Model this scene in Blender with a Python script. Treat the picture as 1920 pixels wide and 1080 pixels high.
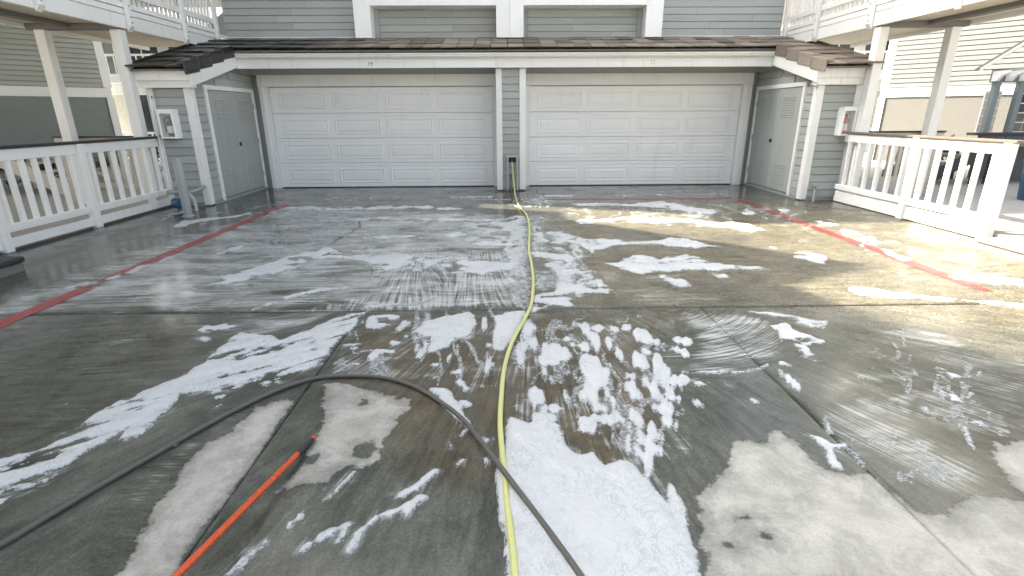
import bpy, math, random
import numpy as np
from mathutils import Vector, Matrix

# ------------------------------------------------------------------ clear
for o in list(bpy.data.objects):
    bpy.data.objects.remove(o, do_unlink=True)
scene = bpy.context.scene
COL = scene.collection
random.seed(7)
rad = math.radians

# ------------------------------------------------------------------ camera
cam_data = bpy.data.cameras.new('camera')
cam = bpy.data.objects.new('camera', cam_data)
COL.objects.link(cam)
cam_data.sensor_width = 36.0
cam_data.lens = 18.354
cam_data.clip_start = 0.05
cam_data.clip_end = 2000
R_, U_, F_ = ((0.999819, -0.018185, -0.005649), (0.011109, 0.31609, 0.948664), (0.015466, 0.948555, -0.316235))
cam.matrix_world = Matrix(((R_[0], U_[0], -F_[0], 0), (R_[1], U_[1], -F_[1], 0), (R_[2], U_[2], -F_[2], 1.57), (0, 0, 0, 1)))
scene.camera = cam

# ------------------------------------------------------------------ light
SUN = Vector((-1.06, 0.40, 1.0)).normalized()          # direction towards the sun
world = bpy.data.worlds.new('World')
scene.world = world
world.use_nodes = True
wn = world.node_tree
wn.nodes.clear()
sky = wn.nodes.new('ShaderNodeTexSky')
sky.sky_type = 'NISHITA'
sky.sun_disc = False
sky.sun_elevation = math.asin(SUN.z)
sky.sun_rotation = math.atan2(SUN.x, SUN.y)
sky.air_density = 0.8
sky.dust_density = 6.0
sky.ozone_density = 0.3
bg = wn.nodes.new('ShaderNodeBackground')
bg.inputs['Strength'].default_value = 0.15
wo = wn.nodes.new('ShaderNodeOutputWorld')
hs = wn.nodes.new('ShaderNodeHueSaturation')          # hazy, whitish sky
hs.inputs['Saturation'].default_value = .45
wn.links.new(sky.outputs[0], hs.inputs['Color'])
wn.links.new(hs.outputs[0], bg.inputs[0])
wn.links.new(bg.outputs[0], wo.inputs[0])
sun_data = bpy.data.lights.new('sun', 'SUN')
sun_data.energy = 4.6
sun_data.angle = rad(0.6)
sun_data.color = (1.0, 0.90, 0.77)
sun = bpy.data.objects.new('sun', sun_data)
COL.objects.link(sun)
sun.location = (-10, 4, 20)
sun.rotation_euler = SUN.to_track_quat('Z', 'Y').to_euler()
scene.view_settings.view_transform = 'Standard'
scene.view_settings.look = 'None'
scene.view_settings.exposure = 2.05
scene.view_settings.gamma = 1.0
scene.view_settings.use_curve_mapping = False

# ------------------------------------------------------------------ materials
def newmat(name):
    m = bpy.data.materials.new(name)
    m.use_nodes = True
    nt = m.node_tree
    b = nt.nodes['Principled BSDF']
    return m, nt, b

def N(nt, t, **k):
    n = nt.nodes.new(t)
    for a, v in k.items():
        setattr(n, a, v)
    return n

def mixc(nt, fac, a, b, mode='MIX'):
    n = nt.nodes.new('ShaderNodeMix')
    n.data_type = 'RGBA'
    n.blend_type = mode
    for s, v in ((n.inputs[0], fac), (n.inputs[6], a), (n.inputs[7], b)):
        if isinstance(v, (int, float)):
            s.default_value = v
        elif isinstance(v, tuple):
            s.default_value = (*v, 1) if len(v) == 3 else v
        else:
            nt.links.new(v, s)
    return n.outputs[2]

def mth(nt, op, a, b=None, c=None, clamp=False):
    n = nt.nodes.new('ShaderNodeMath')
    n.operation = op
    n.use_clamp = clamp
    for s, v in zip(n.inputs, (a, b, c)):
        if v is None:
            continue
        if isinstance(v, (int, float)):
            s.default_value = v
        else:
            nt.links.new(v, s)
    return n.outputs[0]

def ramp(nt, fac, stops):
    n = nt.nodes.new('ShaderNodeMapRange')
    n.interpolation_type = 'SMOOTHSTEP'
    nt.links.new(fac, n.inputs[0])
    (a, x), (b, y) = stops
    n.inputs[1].default_value = a
    n.inputs[2].default_value = b
    n.inputs[3].default_value = x
    n.inputs[4].default_value = y
    return n.outputs[0]

def pos(nt, scale=(1, 1, 1)):
    g = nt.nodes.new('ShaderNodeNewGeometry')
    m = nt.nodes.new('ShaderNodeMapping')
    m.inputs['Scale'].default_value = scale
    nt.links.new(g.outputs['Position'], m.inputs[0])
    return m.outputs[0]

def noise(nt, vec, scale, detail=4, rough=.55, dist=0.):
    n = nt.nodes.new('ShaderNodeTexNoise')
    n.inputs['Scale'].default_value = scale
    n.inputs['Detail'].default_value = detail
    n.inputs['Roughness'].default_value = rough
    n.inputs['Distortion'].default_value = dist
    if vec is not None:
        nt.links.new(vec, n.inputs['Vector'])
    return n.outputs[0]

def bump(nt, b, h, strength, dist=.01):
    n = nt.nodes.new('ShaderNodeBump')
    n.inputs['Strength'].default_value = strength
    n.inputs['Distance'].default_value = dist
    nt.links.new(h, n.inputs['Height'])
    nt.links.new(n.outputs[0], b.inputs['Normal'])

def painted(name, col, dirt=(.45, .42, .36), amt=.35, rough=.5, streak=(7, 7, .7), tint=.06, bmp=.12):
    """weathered paint: blotches, rain streaks and dirt, brush grain"""
    m, nt, b = newmat(name)
    p = pos(nt)
    big = noise(nt, p, 1.3, 3)
    st = noise(nt, pos(nt, streak), 1.6, 6, .65)
    d = mth(nt, 'MULTIPLY', ramp(nt, st, ((.52, 0.), (.80, 1.))), ramp(nt, big, ((.3, .35), (.7, 1.))))
    d = mth(nt, 'MULTIPLY', d, amt)
    lo = tuple(c * (1 - tint * 1.6) for c in col)
    hi = tuple(min(1, c * (1 + tint)) for c in col)
    oi = nt.nodes.new('ShaderNodeObjectInfo')
    per = mth(nt, 'MULTIPLY_ADD', oi.outputs['Random'], .5, mth(nt, 'MULTIPLY', big, .5))
    c = mixc(nt, per, lo, hi)
    c = mixc(nt, d, c, tuple(x * y for x, y in zip(col, dirt)))
    nt.links.new(c, b.inputs['Base Color'])
    nt.links.new(ramp(nt, st, ((.3, rough - .08), (.75, min(1, rough + .2)))), b.inputs['Roughness'])
    bump(nt, b, noise(nt, pos(nt, (30, 30, 30)), 3, 4, .6), bmp, .004)
    return m

def plain(name, col, rough=.5, metal=0., var=.12, scale=9, bmp=0., bscale=60, spec=None):
    m, nt, b = newmat(name)
    n = noise(nt, pos(nt), scale, 5)
    c = mixc(nt, n, tuple(x * (1 - var) for x in col), tuple(min(1, x * (1 + var)) for x in col))
    nt.links.new(c, b.inputs['Base Color'])
    nt.links.new(ramp(nt, n, ((.3, max(0, rough - .07)), (.7, min(1, rough + .1)))), b.inputs['Roughness'])
    b.inputs['Metallic'].default_value = metal
    if spec is not None:
        b.inputs['Specular IOR Level'].default_value = spec
    if bmp:
        bump(nt, b, noise(nt, pos(nt), bscale, 3), bmp, .01)
    return m

M = {}
M['white'] = painted('white paint', (.79, .80, .77), amt=.45)
M['white_clean'] = painted('white enamel', (.82, .84, .83), amt=.2, rough=.45)
M['door'] = painted('garage door paint', (.82, .835, .815), amt=.22, rough=.38, streak=(4, 4, .5), tint=.04, bmp=.05)
M['siding'] = painted('grey siding paint', (.37, .395, .376), dirt=(.62, .6, .55), amt=.5, rough=.55, streak=(1.2, 1.2, 6), tint=.12, bmp=.22)
M['closet'] = painted('grey steel paint', (.37, .395, .372), dirt=(.7, .7, .66), amt=.6, rough=.42, streak=(5, 5, .5), tint=.08, bmp=.03)
M['stucco'] = plain('stucco', (.165, .16, .14), .9, var=.12, scale=14, bmp=.9, bscale=26)  # stucco toned down where the sun hits, offsetting glare in the colour
M['stucco_dark'] = plain('grey stucco', (.22, .25, .245), .9, var=.14, scale=6, bmp=.8, bscale=26)
M['siding_sunlit'] = painted('sunlit siding paint', (.20, .208, .195), amt=.3, streak=(1.2, 1.2, 6))  # grey siding darkened for the sunlit block; brightness offset put into the colour
M['soffit'] = painted('cream soffit paint', (.56, .50, .38), amt=.4)
M['tanwood'] = painted('beige paint', (.52, .49, .42), amt=.4)
M['dark'] = plain('dark weathered cap', (.028, .028, .032), .5, var=.3, scale=12, bmp=.2)
M['cap_sunlit'] = plain('sunlit weathered cap', (.15, .125, .10), .5, var=.25, scale=10, bmp=.2)  # lit copy of the dark cap: sunlight is put into the brown
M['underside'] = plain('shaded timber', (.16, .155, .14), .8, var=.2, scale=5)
M['black'] = plain('black rubber', (.018, .018, .02), .45, var=.3, scale=30)
M['gutter'] = painted('gutter enamel', (.70, .70, .66), amt=.5, rough=.4, streak=(3, 3, 1))
M['pipe'] = painted('grey pipe paint', (.30, .325, .315), amt=.5, rough=.45)
M['pvc'] = painted('dull pvc', (.42, .42, .39), amt=.7, rough=.5)
M['blue'] = plain('blue enamel', (.022, .075, .15), .4, var=.35, scale=14)
M['hose_yellow'] = plain('yellow hose', (.52, .54, .22), .42, var=.1, scale=14, bmp=.15, bscale=300)
M['hose_grey'] = plain('grey rubber hose', (.080, .079, .070), .42, var=.3, scale=14, bmp=.3, bscale=260)
M['orange'] = plain('orange fibreglass', (.52, .075, .018), .22, var=.04, scale=20)
M['red'] = plain('red enamel', (.50, .03, .02), .3, var=.2, scale=18)
M['red_dark'] = plain('dark red enamel', (.12, .012, .02), .35, var=.2, scale=18)
M['steel'] = plain('brushed metal', (.5, .5, .5), .35, metal=1., var=.2, scale=40)
M['paper'] = plain('label print', (.70, .69, .64), .6, var=.15, scale=60)
M['window'] = plain('window glass', (.035, .045, .05), .08, var=.3, scale=2)
M['teal'] = painted('teal timber', (.14, .175, .18), amt=.4)
M['curtain'] = plain('curtain cloth', (.55, .52, .44), .85, var=.2, scale=6)
M['ink'] = plain('number paint', (.10, .10, .095), .6)
M['ink_pale'] = plain('faded number paint', (.42, .42, .38), .7)
M['bark'] = plain('bark', (.10, .075, .05), .9, var=.3, scale=20)
M['litter'] = plain('dead leaves', (.13, .055, .03), .8, var=.5, scale=40)
M['interior'] = plain('dim interior', (.07, .065, .06), .8, var=.5, scale=2)

def leafmat():
    m, nt, b = newmat('leaf green')
    oi = noise(nt, pos(nt), 7, 3)
    c = mixc(nt, oi, (.025, .045, .02), (.10, .13, .05))
    nt.links.new(c, b.inputs['Base Color'])
    b.inputs['Roughness'].default_value = .5
    return m
M['leaf'] = leafmat()

def tilemat():
    m, nt, b = newmat('concrete roof tile')
    g = nt.nodes.new('ShaderNodeNewGeometry')
    sx = nt.nodes.new('ShaderNodeSeparateXYZ')
    nt.links.new(g.outputs['Position'], sx.inputs[0])
    n = noise(nt, pos(nt), 3, 5)
    oi = nt.nodes.new('ShaderNodeObjectInfo')
    w = mth(nt, 'MULTIPLY_ADD', n, 1.6, mth(nt, 'MULTIPLY', sx.outputs[0], -1))
    w = ramp(nt, w, ((2.9, 0.), (5.2, 1.)))          # rinsed end of the roof is soaked
    d = mixc(nt, oi.outputs['Random'], (.15, .122, .092), (.34, .29, .235))
    d = mixc(nt, mth(nt, 'MULTIPLY', n, .45), d, (.10, .09, .08))
    c = mixc(nt, w, d, (.022, .022, .024))
    nt.links.new(c, b.inputs['Base Color'])
    nt.links.new(mth(nt, 'MULTIPLY_ADD', w, -.55, .85), b.inputs['Roughness'])
    bump(nt, b, noise(nt, pos(nt), 90, 4), .4, .006)
    return m
M['tile'] = tilemat()

def glassmat():
    m, nt, b = newmat('clear pane')
    b.inputs['Base Color'].default_value = (.9, .95, .95, 1)
    b.inputs['Roughness'].default_value = .05
    b.inputs['Alpha'].default_value = .10
    return m
M['glass'] = glassmat()

def paintline():
    """red traffic paint, worn through in places"""
    m, nt, b = newmat('worn red paint')
    n1 = noise(nt, pos(nt), 11, 8, .72)
    n2 = noise(nt, pos(nt), 1.1, 3)
    at = nt.nodes.new('ShaderNodeAttribute')
    at.attribute_name = 'keep'
    n2 = mth(nt, 'MULTIPLY_ADD', n2, .5, mth(nt, 'MULTIPLY_ADD', at.outputs['Fac'], .62, -.42))
    a = ramp(nt, mth(nt, 'ADD', mth(nt, 'MULTIPLY', n1, .8), n2), ((.55, 0.), (.72, 1.)))
    c = mixc(nt, noise(nt, pos(nt), 25, 5), (.20, .022, .028), (.36, .05, .042))
    nt.links.new(c, b.inputs['Base Color'])
    nt.links.new(a, b.inputs['Alpha'])
    b.inputs['Roughness'].default_value = .3
    return m
M['redline'] = paintline()

def wornwhite():
    m, nt, b = newmat('worn white lettering')
    a = ramp(nt, noise(nt, pos(nt), 14, 6, .7), ((.42, .15), (.58, 1.)))
    b.inputs['Base Color'].default_value = (.62, .63, .60, 1)
    b.inputs['Roughness'].default_value = .5
    nt.links.new(a, b.inputs['Alpha'])
    return m
M['lettering'] = wornwhite()

def attr(nt, name):
    a = nt.nodes.new('ShaderNodeAttribute')
    a.attribute_name = name
    return a.outputs['Fac']

def concretemat():
    m, nt, b = newmat('driveway concrete')
    p = pos(nt)
    L = nt.links
    blot = noise(nt, p, .9, 5, .6)
    med = noise(nt, p, 6, 6, .62)
    fine = noise(nt, p, 70, 3, .7)
    vo = nt.nodes.new('ShaderNodeTexVoronoi')
    vo.inputs['Scale'].default_value = 85
    L.new(p, vo.inputs['Vector'])
    grain = mth(nt, 'MULTIPLY_ADD', fine, .6, mth(nt, 'MULTIPLY', vo.outputs['Distance'], .5))
    dry_sheen = mixc(nt, ramp(nt, med, ((.3, 0.), (.72, 1.))), (.335, .335, .308), (.43, .428, .398))
    dry_sheen = mixc(nt, mth(nt, 'MULTIPLY', ramp(nt, blot, ((.42, 0.), (.7, 1.))), .35), dry_sheen, (.28, .28, .262))
    dry_sheen = mixc(nt, mth(nt, 'MULTIPLY', ramp(nt, grain, ((.45, 1.), (.62, 0.))), .22), dry_sheen, (.24, .235, .22))
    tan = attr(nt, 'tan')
    dry_sheen = mixc(nt, mth(nt, 'MULTIPLY', tan, .85), dry_sheen, mixc(nt, ramp(nt, grain, ((.42, 0.), (.66, 1.))), (.23, .20, .150), (.47, .42, .335)))
    # wetness: distance to the outlines of dry patches and a painted reflection, noise-broken
    sd = attr(nt, 'dry_sheen')
    edge = mth(nt, 'MULTIPLY_ADD', noise(nt, p, 20, 6, .66), .10, -.05)
    wet = ramp(nt, mth(nt, 'ADD', sd, edge), ((-.012, 1.), (.008, 0.)))
    damp = ramp(nt, mth(nt, 'ADD', sd, mth(nt, 'MULTIPLY', edge, 1.8)), ((.0, 1.), (.075, 0.)))
    pits = ramp(nt, noise(nt, p, 42, 4, .6), ((.64, 0.), (.74, 1.)))
    dry_sheen = mixc(nt, mth(nt, 'MULTIPLY', pits, .45), dry_sheen, (.20, .195, .18))
    vein = noise(nt, p, 3.4, 8, .74, .5)
    dry_sheen = mixc(nt, 1., dry_sheen, mixc(nt, ramp(nt, vein, ((.36, 0.), (.60, 1.))), (.80, .80, .78), (1.10, 1.09, 1.06)), 'MULTIPLY')
    wetcol = mixc(nt, 1., dry_sheen, mixc(nt, tan, (.235, .25, .236), (.37, .37, .345)), 'MULTIPLY')
    brown = mth(nt, 'MULTIPLY', attr(nt, 'brown'), ramp(nt, noise(nt, pos(nt, (5, 1.2, 1)), 1.6, 5, .6), ((.35, .35), (.65, 1.))))
    wetcol = mixc(nt, mth(nt, 'MULTIPLY', brown, .85), wetcol, mixc(nt, med, (.055, .043, .027), (.125, .092, .055)))
    wetcol = mixc(nt, mth(nt, 'MULTIPLY', attr(nt, 'soak'), ramp(nt, med, ((.3, .5), (.6, 1.)))), wetcol, (.085, .084, .076))
    wetcol = mixc(nt, mth(nt, 'MULTIPLY', ramp(nt, blot, ((.35, 0.), (.65, 1.))), .35), wetcol, mixc(nt, 1., wetcol, (.62, .64, .63), 'MULTIPLY'))
    cm0 = nt.nodes.new('ShaderNodeCombineXYZ')
    L.new(attr(nt, 'su'), cm0.inputs[0])
    L.new(attr(nt, 'sv'), cm0.inputs[1])
    mp0 = nt.nodes.new('ShaderNodeMapping')
    mp0.inputs['Scale'].default_value = (15, 2.6, 1)
    L.new(cm0.outputs[0], mp0.inputs[0])
    drag = noise(nt, mp0.outputs[0], 1.0, 6, .72, .6)
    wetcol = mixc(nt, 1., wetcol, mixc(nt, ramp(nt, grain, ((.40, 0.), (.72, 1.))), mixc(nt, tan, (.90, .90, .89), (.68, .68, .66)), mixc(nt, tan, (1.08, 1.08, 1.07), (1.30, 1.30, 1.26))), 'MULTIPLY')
    wetcol = mixc(nt, 1., wetcol, mixc(nt, ramp(nt, drag, ((.30, 0.), (.72, 1.))), (.70, .70, .68), (1.38, 1.40, 1.38)), 'MULTIPLY')
    dry_sheen = mixc(nt, mth(nt, 'MULTIPLY', damp, .34), dry_sheen, wetcol)
    c = mixc(nt, wet, dry_sheen, wetcol)
    # soap residue in broom lines, with a patch of painted glare
    film_glare = attr(nt, 'film_glare')
    cmb = nt.nodes.new('ShaderNodeCombineXYZ')
    L.new(attr(nt, 'su'), cmb.inputs[0])
    L.new(attr(nt, 'sv'), cmb.inputs[1])
    mp = nt.nodes.new('ShaderNodeMapping')
    mp.inputs['Scale'].default_value = (58, 1.3, 1)
    L.new(cmb.outputs[0], mp.inputs[0])
    lines = noise(nt, mp.outputs[0], 1.0, 4, .62, .25)
    cloud = noise(nt, pos(nt, (.6, 1.5, 1)), 2.1, 7, .7, .9)
    f = mth(nt, 'MULTIPLY_ADD', lines, .55, mth(nt, 'MULTIPLY', cloud, .62))
    f = mth(nt, 'ADD', f, mth(nt, 'MULTIPLY', film_glare, .55))
    f = mth(nt, 'MULTIPLY', ramp(nt, f, ((.72, 0.), (.98, 1.))), ramp(nt, film_glare, ((.02, 0.), (.25, 1.))))
    f = mth(nt, 'MULTIPLY', f, wet)
    c = mixc(nt, mth(nt, 'MULTIPLY', f, .8), c, (.56, .59, .585))
    L.new(c, b.inputs['Base Color'])
    # standing water is smooth, damp concrete is not
    pud = ramp(nt, noise(nt, p, 2.2, 5, .6, .4), ((.38, .04), (.68, .28)))
    rw = mth(nt, 'ADD', pud, mth(nt, 'MULTIPLY', tan, .22))
    rw = mth(nt, 'MULTIPLY_ADD', f, .15, rw)
    r = mth(nt, 'ADD', mth(nt, 'MULTIPLY', rw, wet), mth(nt, 'MULTIPLY', mth(nt, 'SUBTRACT', 1., wet), .88))
    L.new(r, b.inputs['Roughness'])
    b.inputs['IOR'].default_value = 1.40
    ripple = noise(nt, pos(nt, (1, .35, 1)), 26, 2, .6, .5)
    h = fine
    h = mth(nt, 'ADD', h, mth(nt, 'MULTIPLY', ripple, .5))
    bn = nt.nodes.new('ShaderNodeBump')
    bn.inputs['Distance'].default_value = .006
    L.new(h, bn.inputs['Height'])
    L.new(mth(nt, 'ADD', mth(nt, 'MULTIPLY_ADD', wet, -.26, .36), mth(nt, 'MULTIPLY', tan, .2)), bn.inputs['Strength'])
    L.new(bn.outputs[0], b.inputs['Normal'])
    return m
M['concrete'] = concretemat()
M['filler'] = plain('joint filler', (.018, .017, .015), .6, var=.4, scale=20)
M['patio'] = plain('patio concrete', (.33, .32, .295), .6, var=.2, scale=3, bmp=.2)
M['earth'] = plain('alley bounce concrete', (.36, .34, .30), .95, var=.3, scale=1.5, bmp=.3)  # ground kept pale to bounce warm light onto the facade

def foammat():
    m, nt, b = newmat('soap foam')
    p = pos(nt)
    vo = nt.nodes.new('ShaderNodeTexVoronoi')
    vo.inputs['Scale'].default_value = 130
    nt.links.new(p, vo.inputs['Vector'])
    wv = noise(nt, p, 30, 5, .65, 1.4)
    thick = attr(nt, 'thick')
    t = mth(nt, 'ADD', mth(nt, 'MULTIPLY', thick, 1.5), mth(nt, 'MULTIPLY_ADD', wv, 1.1, -.30))
    c = mixc(nt, ramp(nt, t, ((.1, 0.), (.75, 1.))), (.42, .45, .455), (.53, .55, .555))
    sw = noise(nt, pos(nt, (1, .6, 1)), 9, 5, .6, 1.8)
    ln = ramp(nt, mth(nt, 'ABSOLUTE', mth(nt, 'SUBTRACT', sw, .5)), ((.004, 1.), (.030, 0.)))
    sw2 = noise(nt, p, 26, 4, .6, 1.2)
    ln2 = ramp(nt, mth(nt, 'ABSOLUTE', mth(nt, 'SUBTRACT', sw2, .48)), ((.002, 1.), (.035, 0.)))
    ln = mth(nt, 'MAXIMUM', mth(nt, 'MULTIPLY', ln, .6), mth(nt, 'MULTIPLY', ln2, .5))
    ln = mth(nt, 'MULTIPLY', ln, ramp(nt, noise(nt, p, 2.3, 3), ((.35, .15), (.6, 1.))))
    c = mixc(nt, ln, c, (.30, .335, .35))
    nt.links.new(c, b.inputs['Base Color'])
    b.inputs['Roughness'].default_value = .42
    al = ramp(nt, mth(nt, 'ADD', mth(nt, 'MULTIPLY', thick, 2.2), mth(nt, 'MULTIPLY', wv, .9)), ((.34, .22), (.70, 1.)))
    nt.links.new(al, b.inputs['Alpha'])
    h = mth(nt, 'MULTIPLY_ADD', vo.outputs['Distance'], .5, mth(nt, 'MULTIPLY', wv, 1.2))
    bump(nt, b, h, .5, .008)
    return m
M['foam'] = foammat()

# ------------------------------------------------------------------ object helpers
WLOC = {}
def tag(o, label=None, cat=None, group=None, kind=None):
    if label: o['label'] = label
    if cat: o['category'] = cat
    if group: o['group'] = group
    if kind: o['kind'] = kind
    return o

def link(o, parent=None, wloc=(0, 0, 0)):
    COL.objects.link(o)
    w = Vector(wloc)
    if parent is not None:
        o.parent = parent
        o.location = w - WLOC[parent.name]
    else:
        o.location = w
    WLOC[o.name] = w
    return o

def thing(name, label, cat, loc=(0, 0, 0), group=None):
    o = bpy.data.objects.new(name, None)
    o.empty_display_size = .1
    link(o, None, loc)
    return tag(o, label, cat, group)

def mesh_obj(name, me, mat, parent, wloc, rot=None):
    o = bpy.data.objects.new(name, me)
    if mat is not None and len(me.materials) == 0:
        me.materials.append(M[mat])
    link(o, parent, wloc)
    if rot is not None:
        o.rotation_euler = rot
    return o

BOXF = [(0, 1, 2, 3), (7, 6, 5, 4), (0, 4, 5, 1), (1, 5, 6, 2), (2, 6, 7, 3), (3, 7, 4, 0)]
class MB:
    def __init__(s):
        s.v = []; s.f = []
    def add(s, vs, fs):
        n = len(s.v)
        s.v += [tuple(v) for v in vs]
        s.f += [tuple(i + n for i in f) for f in fs]
        return s
    def box(s, x0, x1, y0, y1, z0, z1, c=0.):
        x0, x1 = min(x0, x1), max(x0, x1); y0, y1 = min(y0, y1), max(y0, y1); z0, z1 = min(z0, z1), max(z0, z1)
        c = min(c, (x1 - x0) * .3, (y1 - y0) * .3, (z1 - z0) * .3)
        if c <= 0:
            vs = [(x0, y0, z0), (x0, y1, z0), (x1, y1, z0), (x1, y0, z0), (x0, y0, z1), (x0, y1, z1), (x1, y1, z1), (x1, y0, z1)]
            return s.add(vs, BOXF)
        X = (x0, x1); Y = (y0, y1); Z = (z0, z1); vs = []; idx = {}
        for i in (0, 1):
            for j in (0, 1):
                for k in (0, 1):
                    sx, sy, sz = (1 - 2 * i), (1 - 2 * j), (1 - 2 * k)
                    for a in range(3):
                        idx[i, j, k, a] = len(vs)
                        vs.append((X[i] + (0 if a == 0 else sx * c), Y[j] + (0 if a == 1 else sy * c), Z[k] + (0 if a == 2 else sz * c)))
        fs = []
        for i in (0, 1):
            q = [idx[i, 0, 0, 0], idx[i, 0, 1, 0], idx[i, 1, 1, 0], idx[i, 1, 0, 0]]; fs.append(q if i == 0 else q[::-1])
            q = [idx[0, i, 0, 1], idx[1, i, 0, 1], idx[1, i, 1, 1], idx[0, i, 1, 1]]; fs.append(q if i == 0 else q[::-1])
            q = [idx[0, 0, i, 2], idx[0, 1, i, 2], idx[1, 1, i, 2], idx[1, 0, i, 2]]; fs.append(q if i == 0 else q[::-1])
        for i in (0, 1):
            for j in (0, 1):
                fs.append([idx[i, j, 0, 0], idx[i, j, 1, 0], idx[i, j, 1, 1], idx[i, j, 0, 1]][::(1 if (i ^ j) else -1)])
                fs.append([idx[i, 0, j, 0], idx[i, 1, j, 0], idx[i, 1, j, 2], idx[i, 0, j, 2]][::(1 if not (i ^ j) else -1)])
                fs.append([idx[0, i, j, 1], idx[1, i, j, 1], idx[1, i, j, 2], idx[0, i, j, 2]][::(1 if (i ^ j) else -1)])
                for k in (0, 1):
                    fs.append([idx[i, j, k, a] for a in range(3)][::(1 if (i + j + k) % 2 else -1)])
        return s.add(vs, fs)
    def obox(s, o, u, n, t0, t1, n0, n1, z0, z1):
        vs = []
        for z in (z0, z1):
            for t, nn in ((t0, n0), (t1, n0), (t1, n1), (t0, n1)):
                vs.append((o[0] + u[0] * t + n[0] * nn, o[1] + u[1] * t + n[1] * nn, z))
        return s.add(vs, [(3, 2, 1, 0), (4, 5, 6, 7), (0, 1, 5, 4), (1, 2, 6, 5), (2, 3, 7, 6), (3, 0, 4, 7)])
    def prism(s, pts, axis, a, b):
        """polygon pts in the two other axes, extruded along axis from a to b"""
        def P(p, t):
            return (t, p[0], p[1]) if axis == 'x' else ((p[0], t, p[1]) if axis == 'y' else (p[0], p[1], t))
        n = len(pts)
        vs = [P(p, a) for p in pts] + [P(p, b) for p in pts]
        fs = [tuple(range(n))[::-1], tuple(range(n, 2 * n))]
        for i in range(n):
            j = (i + 1) % n
            fs.append((i, j, n + j, n + i))
        return s.add(vs, fs)
    def tube(s, pts, r, n=10, cap=True):
        pts = [Vector(p) for p in pts]
        rs = r if isinstance(r, (list, tuple)) else [r] * len(pts)
        base = len(s.v)
        ref = Vector((0, 0, 1))
        for i, p in enumerate(pts):
            t = (pts[min(i + 1, len(pts) - 1)] - pts[max(i - 1, 0)]).normalized()
            a = t.cross(ref)
            if a.length < .05:
                a = t.cross(Vector((0, 1, 0)))
            a.normalize()
            bb = a.cross(t).normalized()
            for k in range(n):
                th = 2 * math.pi * k / n
                s.v.append(tuple(p + (a * math.cos(th) + bb * math.sin(th)) * rs[i]))
        for i in range(len(pts) - 1):
            for k in range(n):
                k2 = (k + 1) % n
                s.f.append((base + i * n + k, base + i * n + k2, base + (i + 1) * n + k2, base + (i + 1) * n + k))
        if cap:
            s.f.append(tuple(base + k for k in range(n))[::-1])
            s.f.append(tuple(base + (len(pts) - 1) * n + k for k in range(n)))
        return s
    def lathe(s, c, prof, n=20):
        base = len(s.v)
        for r, z in prof:
            for k in range(n):
                th = 2 * math.pi * k / n
                s.v.append((c[0] + r * math.cos(th), c[1] + r * math.sin(th), c[2] + z))
        for i in range(len(prof) - 1):
            for k in range(n):
                k2 = (k + 1) % n
                s.f.append((base + i * n + k, base + i * n + k2, base + (i + 1) * n + k2, base + (i + 1) * n + k))
        s.f.append(tuple(base + k for k in range(n))[::-1])
        s.f.append(tuple(base + (len(prof) - 1) * n + k for k in range(n)))
        return s
    def build(s, name, mat, parent=None, smooth=False):
        a = np.array(s.v)
        c = (a.min(0) + a.max(0)) / 2
        c[2] = a[:, 2].min()
        me = bpy.data.meshes.new(name)
        me.from_pydata([tuple(p) for p in (a - c)], [], s.f)
        if smooth:
            me.polygons.foreach_set('use_smooth', [True] * len(me.polygons))
            try:
                me.set_sharp_from_angle(angle=rad(40))
            except Exception:
                pass
        me.update()
        return mesh_obj(name, me, mat, parent, tuple(c))

def box(name, mat, parent, x0, x1, y0, y1, z0, z1, c=.004):
    return MB().box(x0, x1, y0, y1, z0, z1, c).build(name, mat, parent)

CACHE = {}
def board_mesh(L, h, mat):
    """clapboard lying along local x, front towards local -y, thick at the lower edge"""
    key = ('board', round(L, 3), round(h, 3), mat)
    if key not in CACHE:
        b = MB()
        h2 = h - .009
        pts = [(0, 0), (-.028, 0), (-.031, .003), (-.024, h2 - .003), (-.021, h2), (0, h2)]
        b.prism([(p[0], p[1]) for p in pts][::-1], 'x', -L / 2, L / 2)
        me = bpy.data.meshes.new('siding_board')
        me.from_pydata(b.v, [], b.f)
        me.materials.append(M[mat])
        CACHE[key] = me
    return CACHE[key]

def siding(parent, a, b, z0, z1, exp=.14, mat='siding', clip=None):
    """clapboards from point a to b (xy), outside to the right of a->b. clip(z) -> (s0, s1) usable span"""
    a = Vector(a); b = Vector(b)
    d = (b - a); L = d.length; d.normalize()
    ang = math.atan2(d.y, d.x)
    z = z0
    while z < z1 - .02:
        h = min(exp, z1 - z)
        s0, s1 = (0, L) if clip is None else clip(z + h)
        cuts = [s0, s1]
        if s1 - s0 > 1.6:
            cuts = [s0, s0 + (s1 - s0) * random.choice((.28, .4, .52, .63, .75)), s1]
        for s0, s1 in (zip(cuts[:-1], cuts[1:]) if s1 - s0 > .05 else ()):
            mid = a + d * ((s0 + s1) / 2)
            mesh_obj('siding_board', board_mesh(s1 - s0 - .004, h, mat), None, parent, (mid.x, mid.y, z), (rad(random.uniform(-.25, .25)), 0, ang + rad(random.uniform(-.03, .03))))
        z += exp

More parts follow.
